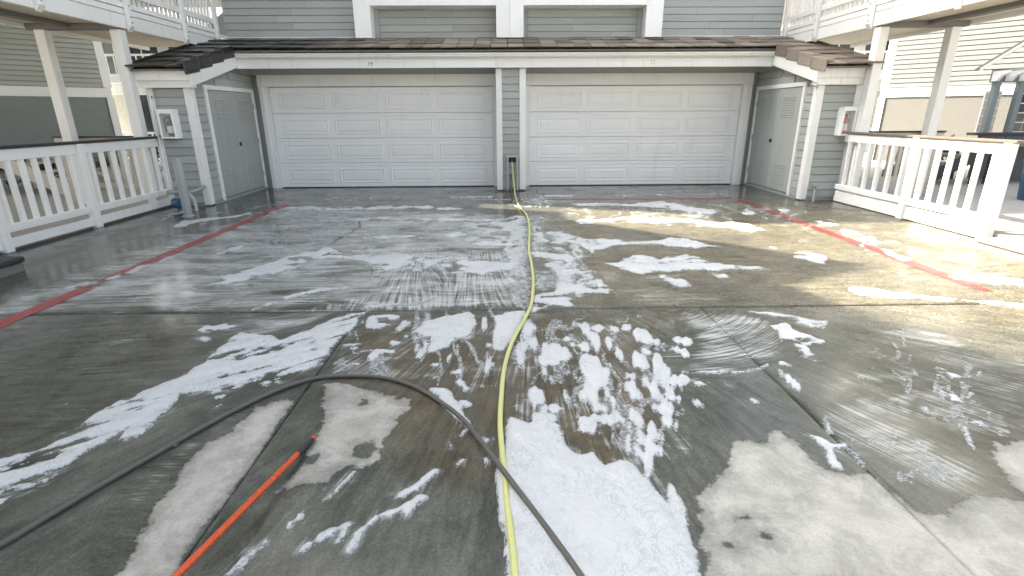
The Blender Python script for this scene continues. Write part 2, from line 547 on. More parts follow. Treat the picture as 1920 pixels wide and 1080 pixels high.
# ------------------------------------------------------------------ measured outlines on the ground (metres)
DRY_SHEEN=[[(0.701,1.387),(0.758,1.526),(0.747,1.577),(0.792,1.658),(0.786,1.716),(0.814,1.745),(0.811,1.849),(0.884,1.89),(0.987,1.968),(1.029,1.995),(1.075,2.092),(1.155,2.218),(1.213,2.227),(1.315,2.213),(1.391,2.328),(1.428,2.303),(1.448,2.21),(1.443,2.082),(1.468,1.993),(1.542,1.972),(1.621,1.961),(1.669,1.978),(1.668,1.923),(1.667,1.836),(1.687,1.739),(1.724,1.7),(1.805,1.691),(1.887,1.75),(2.043,1.81),(2.108,1.792),(2.161,1.775),(2.293,1.724),(2.147,1.354)],[(2.447,2.206),(2.473,2.161),(2.533,2.181),(2.711,2.211),(2.284,1.772),(2.24,1.822),(2.242,1.873),(2.277,1.963),(2.322,2.039)],[(-1.089,2.881),(-0.985,2.862),(-0.87,2.794),(-0.716,2.742),(-0.581,2.693),(-0.526,2.589),(-0.578,2.508),(-0.583,2.381),(-0.632,2.287),(-0.625,2.136),(-0.674,2.077),(-0.765,2.089),(-0.813,2.042),(-0.819,1.986),(-0.898,1.97),(-0.968,1.936),(-1.014,1.903),(-1.006,1.973),(-0.961,2.045),(-0.959,2.144),(-0.967,2.319),(-0.997,2.52),(-1.048,2.632)],[(-1.41,2.614),(-1.431,2.379),(-1.507,2.288),(-1.517,2.118),(-1.482,1.932),(-1.51,1.866),(-1.454,1.741),(-1.453,1.643),(-1.406,1.528),(-1.409,1.436),(-1.183,1.431),(-1.215,1.585),(-1.211,1.978),(-1.22,2.666),(-1.293,2.697)]]  # dry patches; the leftmost outline is a bright wet reflection painted as pale concrete
DRY_HOLES=[(-0.699,2.205,0.058,0.08),(-0.939,2.14,0.042,0.045),(-0.812,2.655,0.031,0.041),(-0.622,2.703,0.028,0.042),(1.012,1.604,0.034,0.019),(0.97,1.708,0.03,0.014),(0.848,1.568,0.024,0.015)]
FOAM=[([(0.036,2.465),(0.12,2.412),(0.212,2.487),(0.288,2.382),(0.292,2.286),(0.308,2.196),(0.365,2.131),(0.435,2.16),(0.468,2.057),(0.539,2.095),(0.593,2.054),(0.621,1.968),(0.643,1.913),(0.661,1.812),(0.672,1.756),(0.693,1.852),(0.725,1.911),(0.738,1.876),(0.736,1.763),(0.714,1.632),(0.708,1.527),(0.685,1.421),(0.622,1.258),(-0.012,1.272),(-0.006,1.448),(-0.016,1.677),(-0.028,2.003),(-0.008,2.294),(0.014,2.44)],1,0.016,0),([(-2.552,2.03),(-2.45,2.183),(-2.394,2.266),(-2.302,2.402),(-2.262,2.637),(-2.182,2.815),(-2.025,3.012),(-2.018,3.322),(-2.009,3.693),(-1.663,3.583),(-1.475,3.78),(-1.35,4.06),(-1.151,4.146),(-1.177,3.824),(-1.204,3.428),(-1.222,3.137),(-1.292,2.991),(-1.438,2.858),(-1.534,2.894),(-1.683,2.832),(-1.614,2.648),(-1.615,2.605),(-1.66,2.678),(-1.78,2.803),(-1.906,2.775),(-1.913,2.656),(-1.918,2.518),(-1.894,2.391),(-1.945,2.304),(-1.99,2.335),(-1.995,2.419),(-2.032,2.313),(-2.075,2.194),(-2.077,2.036),(-2.108,1.93),(-2.15,1.849),(-2.256,1.731)],1,0.012,1),([(-2.943,5.117),(-2.891,5.28),(-2.716,5.413),(-2.597,5.708),(-2.477,5.949),(-2.348,6.21),(-2.132,6.323),(-1.919,6.147),(-1.813,6.009),(-1.501,5.911),(-1.252,5.987),(-1.037,5.893),(-0.8,5.926),(-0.623,5.919),(-0.561,5.709),(-0.345,5.661),(-0.09,5.612),(0.139,5.526),(0.054,5.31),(-0.046,5.279),(-0.22,5.116),(-0.32,5.186),(-0.516,5.193),(-0.568,5.333),(-0.706,5.483),(-0.756,5.561),(-0.865,5.309),(-0.965,5.313),(-1.062,5.65),(-1.112,5.462),(-1.274,5.359),(-1.421,5.473),(-1.487,5.666),(-1.721,5.754),(-1.984,5.846),(-2.154,5.771),(-2.206,5.503),(-2.373,5.261),(-2.551,5.135),(-2.669,4.982),(-2.82,4.987)],1,0.014,2),([(1.015,5.57),(1.266,5.56),(1.456,5.837),(1.587,5.832),(1.726,5.702),(1.931,5.735),(2.13,5.811),(2.328,5.638),(2.459,5.438),(2.731,5.353),(2.957,5.237),(2.658,5.199),(2.444,5.256),(2.187,5.216),(1.961,5.253),(1.718,5.179),(1.523,5.118),(1.341,5.091),(1.256,5.23),(1.193,5.412)],1,0.016,3),([(0.752,7.396),(0.882,6.899),(1.151,6.664),(1.507,6.704),(1.679,6.588),(1.986,6.629),(2.24,6.728),(2.408,6.558),(2.62,6.343),(2.745,6.239),(2.519,6.2),(2.203,6.233),(1.953,6.341),(1.623,6.354),(1.321,6.269),(1.103,6.089),(0.985,5.916),(0.971,6.122),(0.865,6.366),(0.743,6.792)],1,0.014,3),([(0.984,7.975),(1.374,8.033),(1.816,8.168),(2.252,8.227),(2.675,8.126),(3.004,7.955),(3.293,7.792),(3.545,7.707),(3.729,7.488),(3.697,7.161),(3.47,7.047),(3.285,7.23),(3.09,7.422),(2.765,7.518),(2.432,7.617),(1.989,7.765),(1.498,7.745),(1.122,7.705)],1,0.014,3),([(1.104,9.584),(1.553,9.56),(1.906,9.584),(2.3,9.478),(2.686,9.629),(2.957,9.837),(3.136,9.605),(3.213,9.306),(3.428,8.958),(3.594,8.708),(3.424,8.435),(3.142,8.518),(2.974,8.776),(2.78,8.992),(2.5,9.181),(2.048,9.265),(1.505,9.253)],1,0.012,3),([(0.281,4.509),(0.428,4.611),(0.543,4.959),(0.587,5.29),(0.756,5.355),(0.934,5.208),(1.024,4.761),(1.041,4.457),(0.983,4.382),(0.789,4.439),(0.633,4.295),(0.667,4.185),(0.388,4.153),(0.252,4.033),(0.193,3.79),(0.149,3.436),(0.075,3.223),(0.05,3.253),(0.146,3.715),(0.218,4.122)],1,0.014,3),([(0.347,6.011),(0.549,6.003),(0.742,5.925),(0.806,5.657),(0.702,5.415),(0.595,5.139),(0.577,5.29),(0.689,5.567),(0.568,5.73),(0.424,5.819)],1,0.01,0),([(3.207,6.22),(3.354,6.185),(3.399,5.961),(3.667,5.914),(3.709,5.665),(3.542,5.512),(3.415,5.129),(3.341,4.821),(3.373,4.643),(3.469,4.572),(3.696,4.444),(3.975,4.255),(4.48,4.165),(4.866,4.567),(4.616,4.692),(4.446,4.818),(4.43,4.913),(4.829,4.931),(5.176,4.792),(4.386,3.985),(3.997,4.181),(3.555,4.255),(3.313,4.343),(3.229,4.397),(3.173,4.527),(3.324,4.679),(3.358,4.972),(3.479,5.369),(3.402,5.525),(3.278,5.69),(3.28,5.948)],1,0.01,3),([(-0.684,3.668),(-0.675,3.897),(-0.533,3.974),(-0.41,3.97),(-0.291,4.051),(-0.221,3.882),(-0.253,3.655),(-0.305,3.578),(-0.373,3.553),(-0.413,3.389),(-0.496,3.308),(-0.538,3.325),(-0.54,3.551),(-0.597,3.56)],1,0.012,0),([(-0.102,3.96),(-0.009,4.077),(0.18,4.07),(0.121,3.716),(0.045,3.472),(-0.011,3.279),(-0.077,3.373),(-0.089,3.649)],1,0.012,0),([(-0.474,2.814),(-0.363,2.834),(-0.267,2.64),(-0.202,2.446),(-0.204,2.371),(-0.243,2.328),(-0.22,2.396),(-0.285,2.501),(-0.378,2.672)],1,0.01,0),([(-2.313,1.953),(-2.341,2.062),(-2.148,1.729)],1,0.01,0),([(-3.976,9.201),(-3.614,9.477),(-3.032,9.347),(-2.581,9.424),(-2.42,9.316),(-2.046,9.457),(-1.578,9.515),(-1.148,9.35),(-0.734,9.229),(-0.717,8.999),(-1.19,9.136),(-1.602,9.235),(-2.023,9.179),(-2.429,9.085),(-2.948,9.074),(-3.493,9.139)],1,0.01,2),([(-2.943,8.099),(-2.546,8.141),(-2.198,8.408),(-1.713,8.418),(-1.304,8.333),(-0.782,8.244),(-0.358,8.161),(-0.001,7.961),(-0.351,7.977),(-0.76,7.997),(-1.361,8.116),(-1.82,8.199),(-2.173,8.185),(-2.501,7.989)],1,0.01,2),([(-2.195,6.94),(-1.827,6.993),(-1.449,7.023),(-1.167,7.034),(-0.968,6.887),(-0.794,6.925),(-1.168,6.873),(-1.67,6.861)],1,0.006,2),([(-0.883,7.034),(-0.742,7.183),(-0.524,7.077),(-0.516,6.959),(-0.694,6.944)],1,0.006,0),([(-0.48,6.421),(-0.299,6.64),(-0.053,6.694),(0.168,6.62),(0.186,6.394),(-0.004,6.342),(-0.286,6.315)],1,0.008,2),([(-5.015,7.86),(-4.921,8.299),(-4.536,8.604),(-4.318,8.94),(-4.228,8.811),(-4.444,8.419),(-4.778,8.095),(-4.877,7.675)],1,0.006,0),([(-3.463,6.163),(-3.371,6.393),(-3.271,6.556),(-3.226,6.475),(-3.32,6.286),(-3.412,6.108)],1,0.006,0),([(-4.336,4.892),(-4.045,5.255),(-4.027,5.843),(-3.936,6.05),(-3.906,5.963),(-3.936,5.153),(-4.169,4.772)],1,0.004,2),([(-3.153,4.736),(-2.964,4.843),(-2.791,5.08),(-2.596,5.15),(-2.729,4.954),(-2.907,4.773),(-3.113,4.669)],1,0.005,2),([(-2.193,4.157),(-2.047,4.46),(-1.894,4.692),(-1.657,4.786),(-1.49,4.803),(-1.498,4.734),(-1.715,4.686),(-1.929,4.507),(-2.088,4.244)],1,0.005,2),([(-1.252,4.263),(-1.065,4.304),(-0.775,4.342),(-0.623,4.462),(-0.617,4.411),(-0.766,4.284),(-1.032,4.228)],1,0.005,2),([(-2.353,3.757),(-2.331,3.851),(-2.191,3.866),(-2.097,3.824),(-2.178,3.781),(-2.26,3.717)],1,0.006,2),([(-2.286,3.595),(-2.261,3.639),(-2.193,3.616),(-2.204,3.558)],1,0.005,0),([(4.619,8.766),(4.872,8.942),(4.797,8.612),(4.567,8.413)],1,0.008,0),([(3.978,8.707),(4.207,8.787),(4.211,8.517),(3.968,8.192),(3.89,8.361)],1,0.006,2),([(4.713,7.74),(5.055,7.828),(5.091,7.607),(4.762,7.346),(4.64,7.419)],1,0.008,3),([(4.722,7.191),(4.908,7.145),(4.869,6.615),(4.718,6.256),(4.515,6.167),(4.556,6.52),(4.639,6.971)],1,0.008,3),([(4.619,6.115),(4.701,5.908),(4.538,5.512),(4.358,5.442),(4.447,5.804)],1,0.008,3),([(1.586,5.063),(1.735,5.044),(1.785,4.793),(1.763,4.677),(1.665,4.709),(1.583,4.922)],1,0.004,2),([(2.147,5.163),(2.295,5.09),(2.285,4.928),(2.143,4.952)],1,0.004,2),([(5.563,10.736),(6.088,10.985),(6.219,10.644),(5.921,10.246),(5.632,10.414)],1,0.006,2),([(2.978,11.025),(3.413,11.142),(3.547,10.798),(3.163,10.555),(2.978,10.723)],1,0.006,2),([(0.651,10.75),(1.226,11.043),(1.544,10.752),(1.314,10.454),(0.854,10.38)],1,0.006,2),([(2.06,3.721),(2.207,3.744),(2.232,3.56),(2.325,3.412),(2.172,3.348),(2.119,3.157),(2.049,3.099),(2.002,3.244),(2.012,3.445)],1,0.006,2),([(1.545,2.288),(1.579,2.275),(1.607,2.206),(1.693,2.215),(1.673,2.182),(1.594,2.162),(1.577,2.049),(1.565,2.01),(1.522,2.02),(1.532,2.08),(1.562,2.152),(1.54,2.208)],1,0.006,0),([(1.714,2.46),(1.728,2.446),(1.688,2.296),(1.668,2.285)],1,0.004,0),([(1.666,2.171),(1.686,2.16),(1.683,2.056),(1.664,2.046)],1,0.005,0),([(1.995,4.074),(2.1,4.008),(2.386,3.879),(2.57,3.788),(2.45,3.656),(2.325,3.768),(2.123,3.917)],1,0.003,2),([(2.813,2.915),(2.859,2.889),(2.849,2.837),(2.77,2.822)],1,0.006,0),([(2.607,2.664),(2.641,2.648),(2.61,2.574),(2.573,2.605)],1,0.006,0),([(2.399,2.326),(2.406,2.301),(2.317,2.143),(2.289,2.127),(2.324,2.198)],1,0.005,0),([(2.447,2.349),(2.556,2.359),(2.54,2.31),(2.5,2.328)],1,0.005,0),([(2.321,2.539),(2.34,2.525),(2.319,2.404),(2.288,2.392)],1,0.004,2),([(1.722,3.05),(1.504,2.953),(1.292,2.934),(1.13,2.956),(1.305,2.969),(1.52,2.989),(1.716,3.074)],1,0.005,0)]
BLOBS=[(0.366,3.293,0.102,0.183),(0.316,3.15,0.08,0.096),(0.457,3.517,0.039,0.071),(0.612,3.768,0.052,0.157),(0.639,3.488,0.035,0.159),(0.199,3.454,0.029,0.082),(0.203,3.727,0.037,0.128),(0.529,3.398,0.048,0.088),(0.277,2.91,0.037,0.133),(0.355,2.712,0.023,0.132),(0.172,2.687,0.044,0.088),(0.262,2.554,0.067,0.068),(0.224,2.46,0.072,0.076),(0.547,3.085,0.087,0.164),(0.583,2.937,0.075,0.168),(0.516,2.739,0.04,0.135),(0.451,2.725,0.039,0.061),(0.535,2.574,0.037,0.06),(0.621,2.705,0.02,0.16),(0.742,3.414,0.038,0.11),(0.791,3.238,0.027,0.101),(0.893,3.133,0.044,0.132),(0.975,3.275,0.027,0.063),(0.784,2.931,0.033,0.069),(0.769,2.763,0.04,0.122),(1.036,3.548,0.069,0.141),(0.424,2.391,0.056,0.073),(0.542,2.452,0.086,0.056),(0.628,2.449,0.029,0.1),(0.723,2.421,0.031,0.087),(0.707,2.252,0.021,0.077),(0.661,2.123,0.023,0.08),(0.729,2.185,0.027,0.032),(0.618,2.277,0.014,0.11),(0.894,2.536,0.033,0.048),(1.112,2.852,0.057,0.046),(0.897,2.792,0.023,0.139),(0.992,3.072,0.028,0.111),(0.995,2.96,0.017,0.12),(1.089,2.602,0.016,0.034),(1.429,2.607,0.023,0.034),(1.337,2.796,0.02,0.032),(1.32,3.443,0.053,0.055),(0.942,3.703,0.052,0.092),(0.829,3.655,0.037,0.076),(0.712,3.684,0.041,0.061),(0.777,2.308,0.017,0.032),(0.976,2.679,0.018,0.023),(0.89,2.404,0.013,0.023),(1.176,2.8,0.023,0.025),(1.232,3.267,0.026,0.042),(1.819,3.067,0.024,0.023),(1.742,2.851,0.013,0.053),(-1.06,3.869,0.054,0.116),(-0.968,3.788,0.074,0.06),(-1.058,3.409,0.047,0.038),(-1.044,3.256,0.011,0.081),(-0.964,3.146,0.018,0.025),(-0.917,3.134,0.012,0.022),(-0.914,3.252,0.026,0.08),(-0.879,3.326,0.059,0.054),(-0.836,3.309,0.047,0.042),(-0.788,3.465,0.049,0.033),(-0.981,3.988,0.071,0.041),(-0.569,3.363,0.024,0.139),(-0.598,3.287,0.024,0.059),(-0.639,3.365,0.016,0.056),(-0.195,3.321,0.026,0.108),(-0.358,3.236,0.015,0.08),(-0.448,3.125,0.035,0.038),(-0.316,3.041,0.039,0.026),(-0.442,2.968,0.022,0.03),(-0.112,3.143,0.021,0.119),(-0.105,3.412,0.019,0.038),(-0.269,2.889,0.026,0.029),(0.137,3.373,0.01,0.038),(0.182,3.468,0.019,0.097),(0.118,3.222,0.01,0.063),(-0.186,3.414,0.016,0.032),(-0.782,3.821,0.044,0.136),(-0.873,3.985,0.056,0.05),(-0.729,3.598,0.022,0.041),(-0.188,3.802,0.024,0.113),(-1.159,3.683,0.02,0.051),(-1.146,3.912,0.03,0.064)]
STROKES=[([(-0.449,1.872),(-0.398,1.913),(-0.359,1.974),(-0.318,2.029)],0.021),([(-0.596,1.577),(-0.578,1.656),(-0.524,1.74),(-0.454,1.776),(-0.365,1.845)],0.018),([(-0.41,1.778),(-0.366,1.854)],0.023),([(-0.787,1.598),(-0.734,1.653),(-0.689,1.677),(-0.629,1.709)],0.015),([(-0.652,1.624),(-0.639,1.685)],0.017),([(-0.995,1.483),(-0.97,1.554),(-0.936,1.637)],0.008),([(-0.971,1.494),(-0.951,1.579)],0.008),([(-0.869,1.719),(-0.852,1.771)],0.011),([(-0.763,1.88),(-0.729,1.966),(-0.701,2.039)],0.009),([(-0.217,2.085),(-0.206,2.104)],0.01),([(-0.105,2.122),(-0.091,2.091)],0.015),([(-0.292,2.267),(-0.282,2.233)],0.008),([(-0.245,2.654),(-0.229,2.638)],0.031),([(-0.124,2.285),(-0.096,2.273)],0.016),([(-0.764,1.923),(-0.754,1.897)],0.007),([(-0.279,2.892),(-0.24,2.808)],0.019),([(-0.988,3.149),(-0.96,3.141)],0.018),([(-1.046,3.478),(-1.134,3.449)],0.019)]
FILM_GLARE=[([(-4.521,3.622),(-4.591,4.566),(-4.563,7.225),(-3.753,9.648),(0.06,8.645),(0.182,4.199),(-2.271,4.152),(-4.199,4.129),(-3.958,3.104)],0.46,'rows',0.35),([(-2.101,6.645),(0.232,6.133),(0.213,4.184),(-1.733,4.147),(-1.229,4.676)],0.5,'ray',0.1),([(-2.24,7.124),(-0.863,6.682),(0.247,6.547),(0.332,7.743),(-1.763,7.643)],0.4,'rows',0.1),([(-3.598,5.58),(-4.098,4.549),(-4.121,3.61),(-3.722,3.598),(-3.118,4.516),(-2.409,5.987)],0.28,'rows',0.2),([(1.415,4.093),(1.902,4.015),(2.102,3.831),(2.039,3.243),(1.722,3.05),(1.4,2.949),(1.108,2.993),(1.406,3.44)],0.42,'arc',0.12),([(1.137,3.449),(1.374,3.35),(1.154,3.029),(0.984,2.925)],0.3,'arc',0.05),([(2.158,3.946),(2.713,3.647),(2.639,2.502),(2.682,2.223),(2.869,2.218),(3.477,2.961),(3.237,3.794)],0.34,'diag',0.3),([(2.03,3.004),(2.216,2.889),(2.21,2.433),(2.097,2.045),(2.055,1.878),(1.867,1.883),(1.813,2.114),(1.728,2.248)],0.42,'diag',0.22),([(1.731,1.996),(1.937,1.972),(2.061,1.913),(1.829,1.72),(1.73,1.708),(1.701,1.835)],0.15,'diag',0.06),([(-2.156,4.112),(-1.305,4.218),(-1.576,3.808),(-1.892,3.6),(-2.188,3.715),(-2.231,3.947)],0.4,'arc2',0.1),([(-3.328,3.16),(-2.936,3.88),(-2.139,3.968),(-2.139,3.412),(-2.415,2.853),(-2.612,2.363)],0.2,'rows',0.2),([(-1.579,2.563),(-1.374,2.67),(-1.397,2.585),(-1.504,2.334),(-1.576,1.934),(-1.5,1.713),(-1.436,1.529),(-1.626,1.869),(-1.644,2.204)],0.3,'rows',0.08),([(0.99,5.419),(1.276,5.061),(1.62,5.048),(1.532,4.628),(1.038,4.483),(0.962,4.822)],0.35,'diag',0.05),([(1.335,4.692),(1.792,4.457),(2.113,4.245),(1.67,4.212),(1.051,4.233)],0.3,'rows',0.1)]  # broom-dragged soap, plus a right-hand patch that paints glare on the slab
LACE=[([(-3.448,8.818),(-0.723,8.444),(-0.479,6.162),(-2.058,6.498),(-3.065,5.559),(-3.691,6.291)],0.5),([(1.06,9.696),(4.283,9.524),(5.374,8.383),(3.704,7.791),(0.98,8.134)],0.4),([(4.431,8.43),(5.845,6.772),(5.068,4.87),(4.023,4.908),(3.842,6.544)],0.2),([(-0.614,8.122),(0.36,8.391),(0.296,6.13),(0.182,4.199),(-0.091,6.146),(-0.508,6.578)],1.5),([(0.459,8.626),(0.834,8.368),(1.067,6.099),(0.936,4.679),(0.583,4.691),(0.286,4.4),(0.346,5.878)],1.6),([(-1.128,4.053),(0.065,4.075),(0.011,2.989),(-0.284,2.858),(-0.637,3.008),(-0.999,3.092)],0.75),([(0.284,4.007),(1.213,3.859),(1.038,3.109),(0.808,2.227),(0.675,2.23),(0.429,2.378),(0.19,2.598)],0.6),([(0.192,11.048),(1.593,11.106),(1.178,9.33),(0.657,9.158),(0.162,9.383)],0.9),([(-4.227,12.275),(-0.153,11.843),(-0.188,10.282),(-3.5,10.065)],0.8),([(0.564,11.8),(5.095,11.702),(4.819,10.281),(0.603,10.376)],0.7),([(-6.0,9.203),(-3.867,9.958),(-3.357,9.07),(-4.79,7.235)],0.6),([(1.768,2.247),(2.064,2.239),(2.001,1.989),(1.794,2.014)],0.5),([(3.016,3.638),(2.907,2.905),(2.496,2.323),(2.297,2.43),(2.286,2.996)],0.28)]
BROWN=[([(-1.142,3.935),(0.064,4.014),(0.284,4.007),(1.182,3.749),(0.795,2.273),(0.484,1.953),(0.176,2.385),(-0.118,1.968),(-0.419,2.051),(-1.007,2.879)],1.0,0.15)]
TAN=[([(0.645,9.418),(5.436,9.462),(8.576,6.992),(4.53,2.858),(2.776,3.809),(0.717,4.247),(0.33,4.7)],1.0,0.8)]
DARK=[([(-3.205,10.448),(-0.139,10.56),(-0.127,9.459),(-2.277,9.176)],0.7,0.25),([(-2.939,6.68),(-1.877,7.46),(-2.474,8.528),(-1.1,8.703),(-1.968,7.849)],0.45,0.15),([(-4.295,4.556),(-3.729,5.803),(-3.528,5.182),(-3.678,4.136)],0.35,0.12),([(1.419,7.312),(3.298,6.883),(3.418,6.005),(1.71,6.343)],0.5,0.2),([(1.266,5.008),(2.362,4.793),(2.59,4.252),(1.45,4.36)],0.4,0.2),([(-2.282,2.666),(-2.173,2.981),(-2.189,3.504),(-1.985,3.642),(-2.025,3.012),(-2.198,2.815)],0.6,0.05),([(-4.062,6.052),(-3.885,7.195),(-2.967,7.508),(-3.03,6.264),(-3.201,4.992)],0.4,0.15),([(3.065,3.916),(3.731,3.369),(2.939,2.311),(2.275,1.908),(2.182,2.434)],0.45,0.2),([(-1.473,2.04),(-1.473,1.771),(-1.481,1.579),(-1.764,1.585),(-1.766,1.939),(-1.722,2.164)],0.35,0.15),([(0.852,2.47),(1.268,2.626),(1.41,2.352),(1.155,2.218),(1.022,1.995),(0.837,1.857),(0.787,1.658),(0.718,1.431),(0.708,1.527),(0.737,1.911),(0.655,2.004)],0.35,0.06)]
HOSE_Y=[(0.283,9.266),(0.366,8.533),(0.39,7.946),(0.36,7.011),(0.309,6.13),(0.304,5.432),(0.289,4.867),(0.24,4.263),(0.169,3.893),(0.088,3.577),(0.033,3.303),(-0.006,2.989),(-0.022,2.662),(-0.028,2.391),(-0.016,2.12),(-0.004,1.965),(0.004,1.796),(0.015,1.648),(0.023,1.543),(0.027,1.448),(0.029,1.3),(0.025,1.14)]
HOSE_B=[(-2.037,1.473),(-1.94,1.615),(-1.872,1.781),(-1.791,1.975),(-1.656,2.269),(-1.537,2.508),(-1.4,2.731),(-1.265,2.873),(-1.125,2.944),(-0.894,2.951),(-0.719,2.911),(-0.536,2.8),(-0.356,2.613),(-0.221,2.421),(-0.1,2.164),(0.003,1.947),(0.09,1.778),(0.166,1.618),(0.246,1.442),(0.311,1.274)]
CRACK=[[(-2.389,8.5),(-2.205,8.019),(-2.127,7.659),(-2.132,7.269),(-2.189,6.917),(-2.215,6.594)],[(-3.865,6.004),(-3.725,5.914)]]

# ------------------------------------------------------------------ numpy noise and distance fields
def _h(ix, iy, seed):
    n = (ix.astype(np.int64) * 374761393 + iy.astype(np.int64) * 668265263 + seed * 1442695041) & 0xffffffff
    n = ((n ^ (n >> 13)) * 1274126177) & 0xffffffff
    return ((n ^ (n >> 16)) & 0xffff) / 65535.0
def vnoise(x, y, seed=0):
    ix = np.floor(x); iy = np.floor(y)
    fx = x - ix; fy = y - iy
    fx = fx * fx * (3 - 2 * fx); fy = fy * fy * (3 - 2 * fy)
    a = _h(ix, iy, seed); b = _h(ix + 1, iy, seed); c = _h(ix, iy + 1, seed); d = _h(ix + 1, iy + 1, seed)
    return (a * (1 - fx) + b * fx) * (1 - fy) + (c * (1 - fx) + d * fx) * fy
def fbm(x, y, o=4, seed=0, g=.5):
    r = 0; a = 1.; t = 0
    for i in range(o):
        r = r + a * vnoise(x * 2 ** i + 17.3 * i, y * 2 ** i - 9.1 * i, seed + i)
        t += a; a *= g
    return r / t - .5
def sdf_poly(px, py, poly):
    """signed distance, positive inside"""
    P = np.array(poly)
    d = np.full(px.shape, 1e9); ins = np.zeros(px.shape, bool)
    n = len(P)
    for i in range(n):
        ax, ay = P[i]; bx, by = P[(i + 1) % n]
        ex, ey = bx - ax, by - ay
        wx, wy = px - ax, py - ay
        t = np.clip((wx * ex + wy * ey) / (ex * ex + ey * ey + 1e-12), 0, 1)
        d = np.minimum(d, (wx - ex * t) ** 2 + (wy - ey * t) ** 2)
        if by != ay:
            c = ((ay > py) != (by > py)) & (px < ex * (py - ay) / (by - ay) + ax)
            ins ^= c
    d = np.sqrt(d)
    return np.where(ins, d, -d)
def near(px, py, poly, m):
    P = np.array(poly)
    return (px > P[:, 0].min() - m) & (px < P[:, 0].max() + m) & (py > P[:, 1].min() - m) & (py < P[:, 1].max() + m)
def smooth(a, b, x):
    t = np.clip((x - a) / (b - a), 0, 1)
    return t * t * (3 - 2 * t)

def ground_fields(x, y):
    dry_sheen = np.full(x.shape, -.3)
    for p in DRY_SHEEN:
        k = near(x, y, p, .3)
        dry_sheen[k] = np.maximum(dry_sheen[k], sdf_poly(x[k], y[k], p))
    dry_sheen = dry_sheen + .05 * fbm(x * 7, y * 7, 3, 3)
    for cx, cy, rx, ry in DRY_HOLES:
        q = (np.sqrt(((x - cx) / rx) ** 2 + ((y - cy) / ry) ** 2) - 1) * min(rx, ry)
        dry_sheen = np.minimum(dry_sheen, q)
    film_glare = np.zeros(x.shape)
    su = np.where(y < 4.145, np.arctan2(x - .3, 5.6 - y) * 3.2, y + .1 * fbm(x, y, 2, 5)); sv = np.where(y < 4.145, np.hypot(x - .3, 5.6 - y), x)
    for p, lev, mode, soft in FILM_GLARE:
        k = near(x, y, p, soft)
        s = sdf_poly(x[k], y[k], p)
        f = lev * smooth(-soft, soft, s + soft * .8 * fbm(x[k] * 3, y[k] * 3, 3, 11))
        c = np.array(p).mean(0)
        if mode == 'rows':
            u, v = y[k] + .12 * np.sin(x[k] * .9) + .1 * fbm(x[k], y[k], 2, 5), x[k]
        elif mode == 'diag':
            u, v = np.arctan2(x[k] - .3, 5.6 - y[k]) * 3.2 + .05 * fbm(x[k] * 2, y[k] * 2, 2, 6), np.hypot(x[k] - .3, 5.6 - y[k])
        elif mode == 'arc':
            u = np.hypot(x[k] - 1.05, y[k] - 4.6); v = np.arctan2(y[k] - 4.6, x[k] - 1.05) * 1.5
        elif mode == 'arc2':
            u = np.hypot(x[k] + 3.0, y[k] - 6.2); v = np.arctan2(y[k] - 6.2, x[k] + 3.0) * 2
        else:
            v = y[k]; u = x[k] * .6 + .25 * np.abs(((x[k] * 1.25) % 1.) - .5) * (y[k] - 4.2)
        w = f > film_glare[k]
        t = film_glare[k]; t[w] = f[w]; film_glare[k] = t
        t = su[k]; t[w] = u[w]; su[k] = t
        t = sv[k]; t[w] = v[w]; sv[k] = t
    fv, _ = foam_fields(x, y)
    film_glare = np.maximum(film_glare, .27 * smooth(-.078, .0, fv + .05 * fbm(x * 6, y * 6, 3, 121)))
    def soft_region(L):
        r = np.zeros(x.shape)
        for p, lev, soft in L:
            k = near(x, y, p, soft)
            s = sdf_poly(x[k], y[k], p)
            r[k] = np.maximum(r[k], lev * smooth(-soft, soft, s + soft * .9 * fbm(x[k] * 2.5, y[k] * 2.5, 4, 21)))
        return r
    return dict(dry_sheen=dry_sheen, film_glare=film_glare, su=su, sv=sv, brown=soft_region(BROWN), tan=soft_region(TAN), soak=soft_region(DARK))

